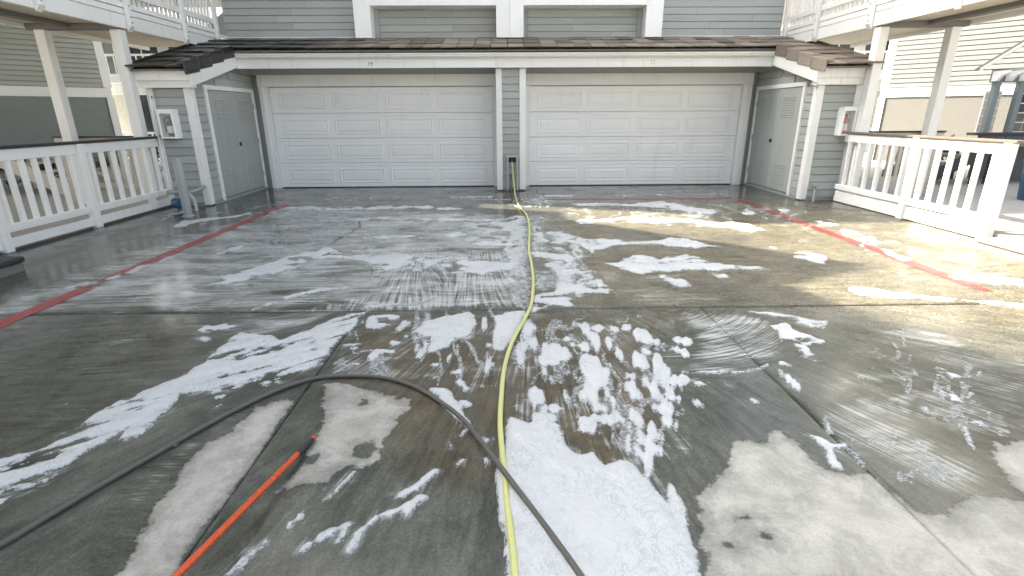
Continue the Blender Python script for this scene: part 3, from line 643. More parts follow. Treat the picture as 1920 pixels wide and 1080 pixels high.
def foam_fields(x, y):
    far = np.clip(y / 4.0, .4, 2.2)
    wx = x + .11 * far * fbm(x * 5, y * 5, 4, 31); wy = y + .13 * far * fbm(x * 5 + 7, y * 5, 4, 37)
    edge = fbm(x * 13 / far, y * 13 / far, 5, 41, .62)
    v = np.full(x.shape, -.08) + 0 * x; th = np.full(x.shape, .006)
    for p, amp, t, holes in FOAM:
        k = near(x, y, p, .12)
        if not k.any():
            continue
        s = sdf_poly(wx[k], wy[k], p) + .05 * edge[k] * far[k]
        if holes == 1:      # long streaks torn open along the flow
            a = rad(40); u = x[k] * math.cos(a) + y[k] * math.sin(a); w = -x[k] * math.sin(a) + y[k] * math.cos(a)
            hn = fbm(u * 3.0 + 2 * fbm(x[k] * 2, y[k] * 2, 2, 53), w * 9, 5, 51, .6)
            s = np.minimum(s, (.085 - hn) * .22 + .02 * edge[k])
        if holes == 2:
            hn = fbm(x[k] * 5 + 1.5 * fbm(x[k] * 3, y[k] * 3, 2, 71), y[k] * 7, 3, 61)
            s = np.minimum(s, (.12 - hn) * .25)
        if holes == 3:      # thin drifts, eaten away along their rims
            hn = fbm(x[k] * 3.2 + 2 * fbm(x[k] * 2.5, y[k] * 2.5, 3, 73), y[k] * 4.5, 5, 63, .62)
            s = np.minimum(s - .03, (.07 - hn) * .3) + .04 * np.abs(edge[k]) * far[k]
        w = s > v[k]
        q = v[k]; q[w] = s[w]; v[k] = q
        q = th[k]; q[w & (s > 0)] = t; th[k] = q
    bl = np.full(x.shape, -.08)
    for cx, cy, rx, ry in BLOBS:
        k = (np.abs(x - cx) < rx + .12) & (np.abs(y - cy) < ry + .14)
        r = np.sqrt(((wx[k] - cx) / rx) ** 2 + ((wy[k] - cy) / ry) ** 2)
        s = (1 - r) * min(rx, ry) * .9 + .10 * edge[k]
        bl[k] = np.maximum(bl[k], s)
    for pts, w in STROKES:
        for (ax, ay), (bx, by) in zip(pts[:-1], pts[1:]):
            k = near(x, y, [(ax, ay), (bx, by)], .1)
            ex, ey = bx - ax, by - ay
            t = np.clip(((wx[k] - ax) * ex + (wy[k] - ay) * ey) / (ex * ex + ey * ey), 0, 1)
            d = np.hypot(wx[k] - ax - ex * t, wy[k] - ay - ey * t)
            bl[k] = np.maximum(bl[k], w * .9 - d + .03 * edge[k])
    th = np.where(bl > v, .009, th)
    v = np.maximum(v, bl)
    # threads and flecks of foam left by the flow
    for p, lev in LACE:
        k = near(x, y, p, .2)
        s = sdf_poly(x[k], y[k], p)
        mask = smooth(-.15, .15, s + .1 * edge[k]) * lev
        fx = x[k] * (5.5 / far[k]) + 1.6 * fbm(x[k] * 2.2, y[k] * 2.2, 3, 81); fy = y[k] * (3.4 / far[k]) + 1.6 * fbm(x[k] * 2.2 + 5, y[k] * 2.2, 3, 83)
        rd = np.abs(fbm(fx, fy, 4, 85, .55))
        s2 = (.085 * mask - rd - .02) * .16 * far[k] + .012 * far[k] * fbm(x[k] * 9, y[k] * 9, 3, 91)
        s2 = np.where(mask > .02, s2, -.05)
        w = s2 > v[k]
        q = v[k]; q[w] = s2[w]; v[k] = q
        q = th[k]; q[w & (s2 > 0)] = .004; th[k] = q
    return v, th

def grid(xs, ys):
    X, Y = np.meshgrid(xs, ys)
    nx, ny = len(xs), len(ys)
    i = np.arange(nx * ny).reshape(ny, nx)
    q = np.stack([i[:-1, :-1], i[:-1, 1:], i[1:, 1:], i[1:, :-1]], -1).reshape(-1, 4)
    return X.ravel(), Y.ravel(), q

def np_mesh(name, co, quads, attrs):
    me = bpy.data.meshes.new(name)
    n, m = len(co), len(quads)
    me.vertices.add(n); me.vertices.foreach_set('co', np.ascontiguousarray(co, dtype=np.float32).ravel())
    me.loops.add(4 * m); me.loops.foreach_set('vertex_index', np.ascontiguousarray(quads, dtype=np.int32).ravel())
    me.polygons.add(m)
    me.polygons.foreach_set('loop_start', np.arange(0, 4 * m, 4, dtype=np.int32))
    me.polygons.foreach_set('use_smooth', np.ones(m, dtype=bool))
    me.update(calc_edges=True)
    me.validate()
    for k, a in attrs.items():
        at = me.attributes.new(k, 'FLOAT', 'POINT')
        at.data.foreach_set('value', np.ascontiguousarray(a, dtype=np.float32))
    return me

# ================================================================== SETTING
tag(box('ground', 'earth', None, -400, 400, -400, 400, -.6, -.14, 0), kind='structure')
drive = box('driveway', 'filler', None, -6.6, 6.75, -9, 12.6, -.13, -.014, 0)
tag(drive, kind='structure')

def slab(x0, x1, y0, y1, sx, sy):
    xs = np.linspace(x0, x1, max(2, int((x1 - x0) / sx) + 1)); ys = np.linspace(y0, y1, max(2, int((y1 - y0) / sy) + 1))
    X, Y, q = grid(xs, ys)
    Z = .0025 * fbm(X * .8, Y * .8, 2, 2)
    e = np.minimum(np.minimum(X - x0, x1 - X), np.minimum(Y - y0, y1 - Y))
    Z = np.where(e < .001, Z - .006, Z)
    f = ground_fields(X, Y)
    # skirt
    n = len(X); nx, ny = len(xs), len(ys)
    i = np.arange(n).reshape(ny, nx)
    ring = np.concatenate([i[0, :], i[1:, -1], i[-1, -2::-1], i[-2:0:-1, 0]])
    co = np.stack([X, Y, Z], -1)
    low = co[ring].copy(); low[:, 2] = -.06
    k = np.arange(len(ring)); k2 = (k + 1) % len(ring)
    sk = np.stack([ring[k2], ring[k], n + k, n + k2], -1)
    at = {a: np.concatenate([b, b[ring]]) for a, b in f.items()}
    co = np.concatenate([co, low])
    c = np.array([(x0 + x1) / 2, (y0 + y1) / 2, 0])
    me = np_mesh('concrete_slab', co - c, np.concatenate([q, sk]), at)
    return mesh_obj('concrete_slab', me, 'concrete', drive, tuple(c))
JY = 4.145
slab(-6.55, -1.209, .25, JY - .010, .016, .016)
slab(-1.201, 1.670, .25, JY - .010, .016, .016)
slab(1.678, 6.7, .25, JY - .010, .016, .016)
slab(-6.55, 6.7, JY + .010, 12.55, .028, .028)
DRY_SHEEN.append([(-7, .3), (7, .3), (7, -9.5), (-7, -9.5)])  # unseen slabs behind the camera made pale to bounce light forward
for xa, xb in ((-6.55, -1.209), (-1.201, 1.670), (1.678, 6.7)):
    slab(xa, xb, -8.9, .24, .5, .5)

for s, xf in ((-1, -6.1), (1, 6.2)):
    x0, x1 = sorted((xf + s * .02, s * 22))
    tag(box('patio', 'patio', None, x0, x1, 2.2, 24, -.13, .10, .01), kind='structure')

# painted red lines with stencilled lettering
def redline(xs, ys, along, keep, w):
    pts = []
    a = np.array(keep)
    t = np.linspace(0, 1, 60)
    k = np.interp(t, a[:, 0], a[:, 1])
    co = []
    for i, tt in enumerate(t):
        cx = xs[0] + (xs[1] - xs[0]) * tt; cy = ys[0] + (ys[1] - ys[0]) * tt
        ww = w * (1 + .12 * math.sin(i * 1.7))/2
        co += ([(cx - ww, cy, .0035), (cx + ww, cy, .0035)] if along == 'y' else [(cx, cy + ww, .0035), (cx, cy - ww, .0035)])
    q = [(2 * i, 2 * i + 1, 2 * i + 3, 2 * i + 2) for i in range(59)]
    co = np.array(co); c = co.mean(0); c[2] = 0
    me = np_mesh('red_line', co - c, np.array(q), {'keep': np.repeat(k, 2)})
    return tag(mesh_obj('red_line', me, 'redline', None, tuple(c)), kind='structure')
redline((-4.02, -4.02), (2.4, 9.75), 'y', [(0, .9), (.22, .9), (.36, .68), (.5, .70), (.58, .95), (1, .95)], .15)
redline((4.50, 4.43), (9.9, 4.45), 'y', [(0, .9), (.1, .6), (.2, .9), (.35, 1.), (.9, 1.), (1, .6)], .13)
redline((4.36, 4.32), (4.0, 3.2), 'y', [(0, .45), (1, .15)], .12)
redline((-3.6, 4.42), (10.08, 10.08), 'x', [(0, .35), (.3, .5), (.5, .35), (.62, .75), (1, .9)], .14)

def text_mesh(name, s, size, mat, parent, loc, rot, extrude=.002, sx=1.):
    cu = bpy.data.curves.new(name, 'FONT')
    cu.body = s; cu.size = size; cu.extrude = extrude; cu.align_x = 'CENTER'
    t = bpy.data.objects.new(name, cu)
    COL.objects.link(t)
    dg = bpy.context.evaluated_depsgraph_get()
    me = bpy.data.meshes.new_from_object(t.evaluated_get(dg))
    bpy.data.objects.remove(t, do_unlink=True)
    me.materials.clear()
    o = mesh_obj(name, me, mat, parent, loc, rot)
    o.scale = (sx, 1, 1)
    return o
tag(text_mesh('stencilled_lettering', 'NO PARKING  FIRE LANE', .27, 'lettering', None, (.10, 9.99, .0065), (0, 0, 0), .0012, .50), kind='structure')

# crack in the far slab
for c in CRACK:
    b = MB()
    pts = []
    for (ax, ay), (bx, by) in zip(c[:-1], c[1:]):
        for k in range(5):
            t = k / 5
            pts.append((ax + (bx - ax) * t + random.uniform(-.02, .02), ay + (by - ay) * t + random.uniform(-.02, .02)))
    pts.append(c[-1])
    for (ax, ay), (bx, by) in zip(pts[:-1], pts[1:]):
        b.add([(ax - .007, ay, .0042), (ax + .007, ay, .0042), (bx + .007, by, .0042), (bx - .007, by, .0042)], [(0, 1, 2, 3)])
    tag(b.build('pavement_crack', 'filler', None), kind='structure')

# ================================================================== FOAM (real relief lying on the slabs)
def foam_sheet(x0, x1, y0, y1, sx, sy):
    X, Y, q = grid(np.arange(x0, x1, sx), np.arange(y0, y1, sy))
    v, th = foam_fields(X, Y)
    keep = (v[q].max(1) > -.001) & (v[q].min(1) > -.07)
    q = q[keep]
    used = np.unique(q)
    mp = np.full(len(X), -1); mp[used] = np.arange(len(used))
    x, y, vv, t = X[used], Y[used], v[used], th[used]
    lump = .55 + 1.3 * (fbm(x * 14, y * 14, 4, 101) + .35) * smooth(0, .05, vv) + .4 * smooth(0, .12, vv)
    z = np.where(vv > 0, .0045 + t * (1 - np.exp(-vv / .014)) * lump, .0045 + np.maximum(vv, -.03) * .8)
    thick = np.clip(vv / np.where(y > 4.145, .10, .075), 0, 1) * np.where(t > .005, 1., .5)
    c = np.array([(x0 + x1) / 2, (y0 + y1) / 2, 0.])
    return np.stack([x, y, z], -1) - c, mp[q], thick, c
for nm, lab, a in (('soap_foam', 'white soap foam in blobs and a diagonal band on the near slabs', (-5.2, 4.6, .9, JY, .0105, .0105)),
                   ('soap_foam', 'pale ridges of soap suds across the far slab before the garage doors', (-5.6, 6.1, JY, 10.6, .021, .021))):
    co, q, thk, c = foam_sheet(*a)
    fo = mesh_obj(nm, np_mesh(nm, co, q, {'thick': thk}), 'foam', None, tuple(c))
    tag(fo, lab, 'foam', kind='stuff')

# ================================================================== GARAGE BUILDING
G_ = thing('garage_building', 'grey sided building with two white garage doors, tiled lean-to roof and closets', 'building', (0.1, 12.1, 0))
def zr(y): return 2.30 + .26 * (y - 9.40)

# --- garage doors: four sections each, embossed panels
def panel_mesh(w, h):
    key = ('panel', round(w, 3), round(h, 3))
    if key not in CACHE:
        loops = [(0, 0), (.012, -.007), (.028, -.008), (.044, .0), (.056, .0), (.095, -.007), (.11, -.007)]
        vs = []
        for ins, d in loops:
            vs += [(-w / 2 + ins, d, ins), (w / 2 - ins, d, ins), (w / 2 - ins, d, h - ins), (-w / 2 + ins, d, h - ins)]
        fs = []
        for i in range(len(loops) - 1):
            for k in range(4):
                k2 = (k + 1) % 4
                fs.append((4 * i + k, 4 * i + k2, 4 * i + 4 + k2, 4 * i + 4 + k))
        b = 4 * (len(loops) - 1)
        fs.append((b, b + 1, b + 2, b + 3))
        me = bpy.data.meshes.new('panel')
        me.from_pydata(vs, [], fs)
        me.materials.append(M['door'])
        CACHE[key] = me
    return CACHE[key]

def garage_door(x0, x1, label):
    b = MB()
    zt = 2.13; n = 4; h = zt / n
    for i in range(n):
        b.box(x0, x1, 12.10, 12.16, .012 + i * h + .003, .012 + (i + 1) * h - .003, .008)
        b.box(x0 + .002, x1 - .002, 12.094, 12.14, .012 + (i + 1) * h - .06, .012 + (i + 1) * h - .022, .004)
    b.box(x0, x1, 12.105, 12.15, -.002, .010)
    d = b.build('garage_door', 'door', G_)
    d['label'] = label
    pw = (x1 - x0 - .22) / 4
    for i in range(n):
        for j in range(4):
            mesh_obj('panel', panel_mesh(pw - .13, h - .20), None, d, (x0 + .11 + pw * (j + .5), 12.0995, .012 + i * h + .085))
    box('bottom_seal', 'black', d, x0 + .003, x1 - .003, 12.097, 12.12, .002, .014, .002)
garage_door(-5.00, -.20, 'white panelled garage door under the number 19')
garage_door(.60, 5.24, 'white panelled garage door under the number 22')

# --- wall behind, casings, headers
box('wall', 'siding', G_, -6.0, 6.3, 12.17, 12.45, 0, 3.0, 0)
for x0, x1 in ((-5.20, -5.005), (5.245, 5.44)):
    box('door_casing', 'white', G_, x0, x1, 12.02, 12.168, 0, 2.148)
    xm = (x0 + x1) / 2
    box('door_casing', 'white', G_, xm - .03, xm + .03, 11.995, 12.019, 0, 2.147)
box('door_casing', 'white', G_, -.197, -.125, 12.03, 12.168, 0, 2.148)
box('door_casing', 'white', G_, .485, .597, 12.03, 12.168, 0, 2.148)
box('door_header', 'white', G_, -5.20, -.125, 12.0, 12.168, 2.15, 2.385)
box('door_header', 'white', G_, .485, 5.44, 12.0, 12.168, 2.15, 2.385)
box('frieze', 'siding', G_, -5.34, 5.57, 12.05, 12.169, 2.387, 2.62, 0)
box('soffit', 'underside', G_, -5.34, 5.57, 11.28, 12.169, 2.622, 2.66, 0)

# --- centre pillar
pil = box('pillar', 'siding', G_, -.10, .47, 11.44, 12.02, 0.0, 2.60, 0)
siding(pil, (.004, 11.439), (.362, 11.439), .05, 2.44)
box('corner_board', 'white', pil, -.119, .004, 11.39, 11.46, .015, 2.445)
box('corner_board', 'white', pil, .362, .492, 11.39, 11.46, .015, 2.445)
box('corner_board', 'white', pil, -.123, -.1005, 11.462, 12.02, .015, 2.445)
box('corner_board', 'white', pil, .4705, .496, 11.462, 12.02, .015, 2.445)

# --- utility closets
def closet(s, xw, xo, yf):
    """s: side, xw: inner wall plane, xo: outer edge, yf: front plane"""
    x0, x1 = sorted((xw - s * -.03, xo - s * .03))
    prof = [(yf + .03, 0), (12.17, 0), (12.17, 2.60), (11.3, 2.46), (yf + .03, 2.0)]
    w = MB().prism(prof, 'x', x0, x1).build('closet_wall', 'siding', G_)
    # front boards
    a, b_ = ((xo, yf + .029), (xw, yf + .029)) if s < 0 else ((xw, yf + .029), (xo, yf + .029))
    a = (min(xo, xw) + .06, yf + .029); b_ = (max(xo, xw) - .06, yf + .029)
    siding(w, a, b_, .06, 2.03)
    # inner side boards, on both sides of the door and over it
    yd0, yd1 = 10.18, 12.0
    X = xw + s * .029
    def rakez(z):
        y = 9.6 + (z - 2.02) / .26
        return max(0., y - (yf + .1))
    def runs(ya, yb, z0, z1):
        def clip(z):
            st = max(0, (9.65 + (z - 2.0) / .26) - ya) if z > 2.0 else 0
            return (st, yb - ya) if s < 0 else (0, yb - ya - st)
        if s < 0:
            siding(w, (X, ya), (X, yb), z0, z1, clip=clip)
        else:
            siding(w, (X, yb), (X, ya), z0, z1, clip=clip)
    runs(yf + .10, yd0 - .075, .06, 2.02)
    runs(yd1 + .055, 12.16, .06, 2.02)
    runs(yf + .10, 12.16, 2.10, 2.60)
    # corner boards
    xc = sorted((xw - s * .018, xw + s * .105))
    box('corner_board', 'white', w, xc[0], xc[1], yf - .012, yf + .0285, .02, 2.02)
    box('corner_board', 'white', w, *sorted((xw - s * .018, xw + s * .0285)), yf + .029, yf + .125, .02, 2.03)
    box('corner_board', 'white', w, *sorted((xo - s * .09, xo + s * .02)), yf - .012, yf + .0285, .02, 2.02)
    # base sill
    box('sill', 'pipe', w, *sorted((xw - s * .02, xw + s * .02)), yf + .13, 12.1, .0, .055)
    # door
    X0 = xw - s * .012
    def bx(name, mat, par, y0, y1, z0, z1, d0, d1, c=.003):
        return box(name, mat, par, *sorted((xw - s * d0, xw - s * d1)), y0, y1, z0, z1, c)
    bx('door_trim', 'white', w, yd0 - .075, yd0, .03, 2.10, -.02, .028)
    bx('door_trim', 'white', w, yd1 - .02, yd1 + .055, .03, 2.10, -.02, .028)
    bx('door_trim', 'white', w, yd0, yd1 - .02, 2.025, 2.10, -.02, .0275)
    ym = (yd0 + yd1 - .02) / 2
    for k, (ya, yb) in enumerate(((yd0 + .004, ym - .002), (ym + .002, yd1 - .024))):
        dr = bx('closet_door', 'closet', G_, ya, yb, .075, 2.02, -.018, .006)
        for zc in (.38, 1.66):
            b = MB()
            yc = (ya + yb) / 2
            for col in (-1, 1):
                for r in range(9):
                    z = zc - .19 + r * .045
                    y0_, y1_ = yc + col * .115 - .10, yc + col * .115 + .10
                    # pressed louvre: a lip that leans out over its slot
                    xa = xw - s * .0065; xb = xw - s * .016
                    vs = [(xa, y0_, z + .03), (xa, y1_, z + .03), (xb, y1_, z + .008), (xb, y0_, z + .008), (xa, y0_, z), (xa, y1_, z)]
                    b.add(vs, [(0, 1, 2, 3), (3, 2, 5, 4), (0, 3, 4), (1, 5, 2)])
            b.build('louver', 'closet', dr)
            b = MB()
            for col in (-1, 1):
                for r in range(9):
                    z = zc - .19 + r * .045
                    b.box(*sorted((xw - s * .0062, xw - s * .0075)), yc + col * .115 - .095, yc + col * .115 + .095, z - .008, z - .002)
            b.build('vent_slots', 'pipe', dr)['kind'] = 'stuff'
        for zh in (.35, 1.05, 1.75):
            yh = ya + .006 if k == 0 else yb - .006
            MB().tube([(xw - s * .018, yh, zh - .05), (xw - s * .018, yh, zh + .05)], .011, 8).build('hinge', 'closet', dr)
        if k == 1:
            MB().tube([(xw - s * .006, ya + .05, 1.02), (xw - s * .03, ya + .05, 1.02), (xw - s * .035, ya + .05, 1.02)], [.036, .036, .02], 14).build('handle', 'black', dr)
    # eave boards above the front
    xa, xb = sorted((xw - s * .11, xo + s * .06))
    box('eave_board', 'white', G_, xa, xb, yf - .16, yf - .115, 2.135, 2.285)
    box('eave_board', 'white', G_, xa + .004, xb - .004, yf - .113, yf + .05, 2.022, 2.17)
    # rake board
    y0, y1 = yf - .163, 11.262
    p = [(y0, zr(y0) - .285), (y1, zr(y1) - .305), (y1, zr(y1) - .05), (y0, zr(y0) - .03)]
    MB().prism(p, 'x', xw - s * .15, xw - s * .11).build('rake_board', 'white', G_)
    p = [(yf + .0, zr(yf) - .27), (11.27, zr(11.27) - .27), (11.27, zr(11.27) - .09), (yf, zr(yf) - .09)]
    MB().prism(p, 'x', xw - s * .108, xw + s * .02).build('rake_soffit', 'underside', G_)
closet(-1, -5.35, -6.07, 9.66)
closet(1, 5.57, 6.33, 9.72)

# --- main fascia and gutter
box('fascia', 'white', G_, -5.24, -.12, 11.262, 11.30, 2.448, 2.66)
box('fascia', 'white', G_, -.118, 5.45, 11.262, 11.30, 2.448, 2.66)
box('fascia_patch', 'white_clean', G_, -1.30, -.124, 11.258, 11.262, 2.453, 2.59, .001)
gp = [(11.26, 2.625), (11.19, 2.625), (11.165, 2.655), (11.165, 2.68), (11.15, 2.69), (11.15, 2.712), (11.158, 2.712), (11.17, 2.69), (11.255, 2.69), (11.26, 2.715)]
gutter = MB().prism(gp, 'x', -5.21, 5.43).build('gutter', 'gutter', G_)
for x in (-5.195, -2.1, 1.0, 2.4, 5.415):
    MB().prism([(p[0] - .004 if p[0] < 11.25 else p[0], p[1]) for p in gp], 'x', x - .014, x + .014).build('gutter_joint', 'gutter', gutter)
text_mesh('number', '19', .105, 'ink', G_, (-2.60, 11.259, 2.49), (rad(90), 0, 0), .0015)
text_mesh('number', '22', .105, 'ink_pale', G_, (3.02, 11.259, 2.50), (rad(90), 0, 0), .0015)

# --- tiled roof
ang = math.atan(.26)
p = [(9.42, zr(9.42) - .03), (12.52, zr(12.52) - .03), (12.52, zr(12.52) - .0), (9.42, zr(9.42) - .0)]
rf = MB()
rf.prism(p, 'x', -6.14, -5.26)
rf.prism(p, 'x', 5.48, 6.38)
p2 = [(11.2, zr(11.2) - .03), (12.52, zr(12.52) - .03), (12.52, zr(12.52)), (11.2, zr(11.2))]
rf.prism(p2, 'x', -5.258, 5.478)
roof = rf.build('roof', 'underside', G_)
def tile_mesh(w, L, t, k):
    key = ('tile', w, L, t, k)
    if key not in CACHE:
        b = MB()
        rr = random.Random(k)
        b.box(-w / 2, w / 2, 0, L, 0, t, .006)
        v = [(x + rr.uniform(-.002, .002), y + (rr.uniform(-.006, .006) if y < .02 else 0), z) for x, y, z in b.v]
        me = bpy.data.meshes.new('tile')
        me.from_pydata(v, [], b.f)
        me.materials.append(M['tile'])
        CACHE[key] = me
    return CACHE[key]
CO = .45
for k in range(7):
    y0 = 9.345 + CO * k
    if k == 6: Lt = .44
    else: Lt = .52
    spans = [(-6.16, -5.23), (5.45, 6.41)] if k < 4 else [(-6.16, 6.41)]
    if y0 > 12.3: continue
    for xa, xb in spans:
        x = xa
        n = max(1, round((xb - xa) / .335))
        w = (xb - xa) / n
        off = (w / 2 if k % 2 and n > 4 else 0)
        for i in range(n):
            xc = xa + w * (i + .5)
            o = mesh_obj('tile', tile_mesh(round(w - .014, 3), Lt, .028, i % 5), None, roof,
                         (xc, y0 + random.uniform(-.008, .008), zr(y0) + .045 + random.uniform(0, .010)), (ang - .055 + random.uniform(-.008, .008), 0, random.uniform(-.010, .010)))
for s, xe in ((-1, -5.22), (1, 5.44)):        # rake tiles wrapping the inner edge
    for k in range(4):
        y0 = 9.335 + CO * k
        b = MB()
        xa, xb = sorted((xe - s * .035, xe + s * .10))
        b.box(xa, xb, 0, .47, .0, .05, .010)
        xa, xb = sorted((xe - s * .036, xe - s * .004))
        b.box(xa, xb, .002, .448, -.16, .012, .012)
        v = np.array(b.v); v[:, 0] -= xe
        me = bpy.data.meshes.new('rake_tile')
        me.from_pydata([tuple(q) for q in v], [], b.f)
        me.materials.append(M['tile'])
        mesh_obj('rake_tile', me, None, roof, (xe - s * .004 * (k % 2), y0, zr(y0) + .085), (ang - .075, 0, s * .01))
# outer edge strips
for x in (-6.185, 6.425):
    q = [(9.44, zr(9.44) - .02), (12.48, zr(12.48) - .02), (12.48, zr(12.48) + .105), (9.44, zr(9.44) + .085)]
    MB().prism(q, 'x', x - .02, x + .02).build('edge_strip', 'tile', roof)

# --- storeys above
up = MB().box(-5.93, 6.13, 12.53, 16.5, 3.02, 4.45).box(-7.8, 6.13, 12.53, 16.5, 4.451, 10.6).box(-16, -7.801, 12.53, 16.5, 4.451, 7.1).build('upper_wall', 'siding', G_)  # far left extension is unseen, added to shape the shade on the drive
zt = zr(12.5) + .01
siding(up, (-5.92, 12.529), (-3.155, 12.529), zt + .06, 4.45)
siding(up, (3.485, 12.529), (6.12, 12.529), zt + .06, 4.45)
box('flashing', 'gutter', up, -5.92, -3.16, 12.49, 12.528, zt - .02, zt + .058, .003)
box('flashing', 'gutter', up, 3.49, 6.12, 12.49, 12.528, zt - .02, zt + .058, .003)
b = MB()
for i in range(41):
    z = 4.452 + .14 * i
    if z < 10.05:
        b.prism([(12.529, z), (12.498, z), (12.508, z + .128), (12.529, z + .128)][::-1], 'x', -7.79, 6.12)
b.build('siding_courses', 'siding', up)['kind'] = 'stuff'
# white framed bays standing out from the wall
def bay(x0, x1, p0, p1):
    for a, c in ((x0, p0), (p1, x1)):
        box('bay_post', 'white_clean', up, a, c, 12.06, 12.52, zr(12.3) + .04, 5.6)
    box('bay_header', 'white_clean', up, p0 + .001, p1 - .001, 12.065, 12.52, 3.70, 4.05)
    box('bay_header', 'white_clean', up, p0 + .001, p1 - .001, 12.07, 12.52, 5.3, 5.6)
    siding(up, (p0 + .10, 12.46), (p1 - .02, 12.46), zt, 3.72)
    box('bay_wall', 'siding', up, p0 + .002, p1 - .002, 12.461, 12.527, zt - .05, 3.72, 0)
bay(-3.04, .185, -2.70, -.10)
bay(.189, 3.38, .47, 3.03)
box('corner_strip', 'siding', up, -2.699, -2.60, 12.40, 12.459, zt, 3.70)
box('corner_strip', 'siding', up, 2.93, 3.029, 12.40, 12.459, zt, 3.70)
for xc in (-4.6, -1.4, 1.75, 4.8):
    for zc in (5.0, 7.7):
        y = 12.5 if not (abs(xc) < 3 and zc < 6) else 12.36
        wd = box('window', 'white_clean', up, xc - .62, xc + .62, y - .04, y + .02, zc - .72, zc + .72)
        box('pane', 'window', wd, xc - .54, xc - .02, y - .048, y - .041, zc - .64, zc + .64, 0)
        box('pane', 'window', wd, xc + .02, xc + .54, y - .048, y - .041, zc - .64, zc + .64, 0)
MB().prism([(11.9, 10.60), (14.5, 11.8), (17.1, 10.60)], 'x', -8.0, 6.7).build('main_roof', 'tile', G_)
MB().prism([(11.95, 7.1), (14.5, 7.6), (16.5, 7.1)], 'x', -16.6, -8.02).build('side_shade_roof', 'tile', G_)  # unseen extension roof, kept low to let a finger of sun through
box('main_eave', 'white', G_, -8.0, 6.7, 11.86, 11.899, 10.45, 10.65)

# ================================================================== WALKWAYS (balconies) left and right
def balcony(s, xf, label):
    t = thing('balcony', label, 'balcony', (xf + s * .7, 9.4, 2.9))
    def bx(name, mat, d0, d1, y0, y1, z0, z1, c=.004, par=None):
        return box(name, mat, par or t, *sorted((xf + s * d0, xf + s * d1)), y0, y1, z0, z1, c)
    YN, YF = 1.5, 12.49
    bx('edge_beam', 'white', 0, .06, YN, YF, 2.92, 3.128)
    bx('edge_board', 'white', .005, .055, YN, YF, 3.140, 3.225)
    bx('edge_board', 'white', -.006, .055, YN, YF, 3.236, 3.315)
    bx('deck', 'soffit', .062, 1.50, YN, YF, 2.985, 3.13, 0)
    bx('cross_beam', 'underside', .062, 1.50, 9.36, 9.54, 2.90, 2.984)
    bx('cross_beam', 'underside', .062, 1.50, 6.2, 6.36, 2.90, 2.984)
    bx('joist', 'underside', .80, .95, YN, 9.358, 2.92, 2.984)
    bx('outer_beam', 'white', 1.502, 1.57, YN, YF, 2.92, 3.13)
    posts = (12.42, 11.20, 9.58, 7.80, 6.2, 4.6, 3.0)
    for y in posts:
        b = MB()
        x0, x1 = sorted((xf - s * .07, xf - s * .0065))
        b.box(x0, x1, y - .05, y + .05, 2.96, 4.32, .006)
        # chamfered foot
        xa = xf - s * .07; xb = xf - s * .0065
        b.add([(xa, y - .05, 2.959), (xa, y + .05, 2.959), (xb, y + .05, 2.959), (xb, y - .05, 2.959), (xb, y - .05, 2.885), (xb, y + .05, 2.885)],
              [(0, 1, 5, 4), (0, 4, 3), (1, 2, 5), (3, 4, 5, 2)])
        p = b.build('rail_post', 'white', t)
        for z in (3.02, 3.10, 3.27):
            MB().tube([(xf - s * .07, y, z), (xf - s * .083, y, z)], .014, 8).build('bolt', 'steel', p)
    bx('mid_rail', 'white', -.004, .036, YN, YF, 3.425, 3.525)
    bx('top_rail', 'white', -.005, .036, YN, YF, 4.16, 4.26)
    bx('rail_cap', 'dark', -.05, .09, YN, YF, 4.262, 4.30)
    me = None
    y = 12.36
    while y > 5.5:
        if me is None:
            o = bx('baluster', 'white', .04, .078, y - .02, y + .02, 3.32, 4.16, .003); me = o.data
        else:
            mesh_obj('baluster', me, None, t, (xf + s * .059, y, 3.32))
        y -= .128
    # posts that carry it
    for d0, d1, z0 in ((.035, .195, .10), (1.24, 1.40, .10)):
        bx('support_post', 'white', d0, d1, 9.38, 9.54, z0, 2.899, .008)
        bx('support_post', 'white', d0, d1, 3.1, 3.26, z0, 2.984, .008)
    return t
balcony(-1, -6.1, 'white timber walkway balcony on posts above the left railing')
balcony(1, 6.2, 'white timber walkway balcony on posts above the right railing')

# added unseen block above the left walkway, outlined to shade the drive
lw = thing('wing_shade_block', 'unseen grey block added over the left walkway to shade the drive', 'building', (-10.5, 2, 0))
MB().prism([(-9, 3.3), (9.2, 3.3), (9.2, 4.45), (12.0, 4.45), (12.0, 8.25), (10.9, 8.25), (10.2, 7.6), (-9, 7.6)], 'x', -13.8, -7.75).build('wall', 'siding', lw)
MB().prism([(-9, 6.5), (10.4, 6.5), (10.75, 6.6), (9.9, 8.0), (9.1, 9.45), (8.0, 8.25), (7.2, 8.5), (6.5, 8.9), (-9, 8.9)], 'x', -14.2, -6.0).build('roof', 'tile', lw)
for y in (-8, -3, 1.5, 5.5):
    box('support_post', 'white', lw, -13.6, -13.3, y, y + .3, .1, 3.299)
    box('support_post', 'white', lw, -8.2, -7.95, y, y + .3, .1, 3.299)

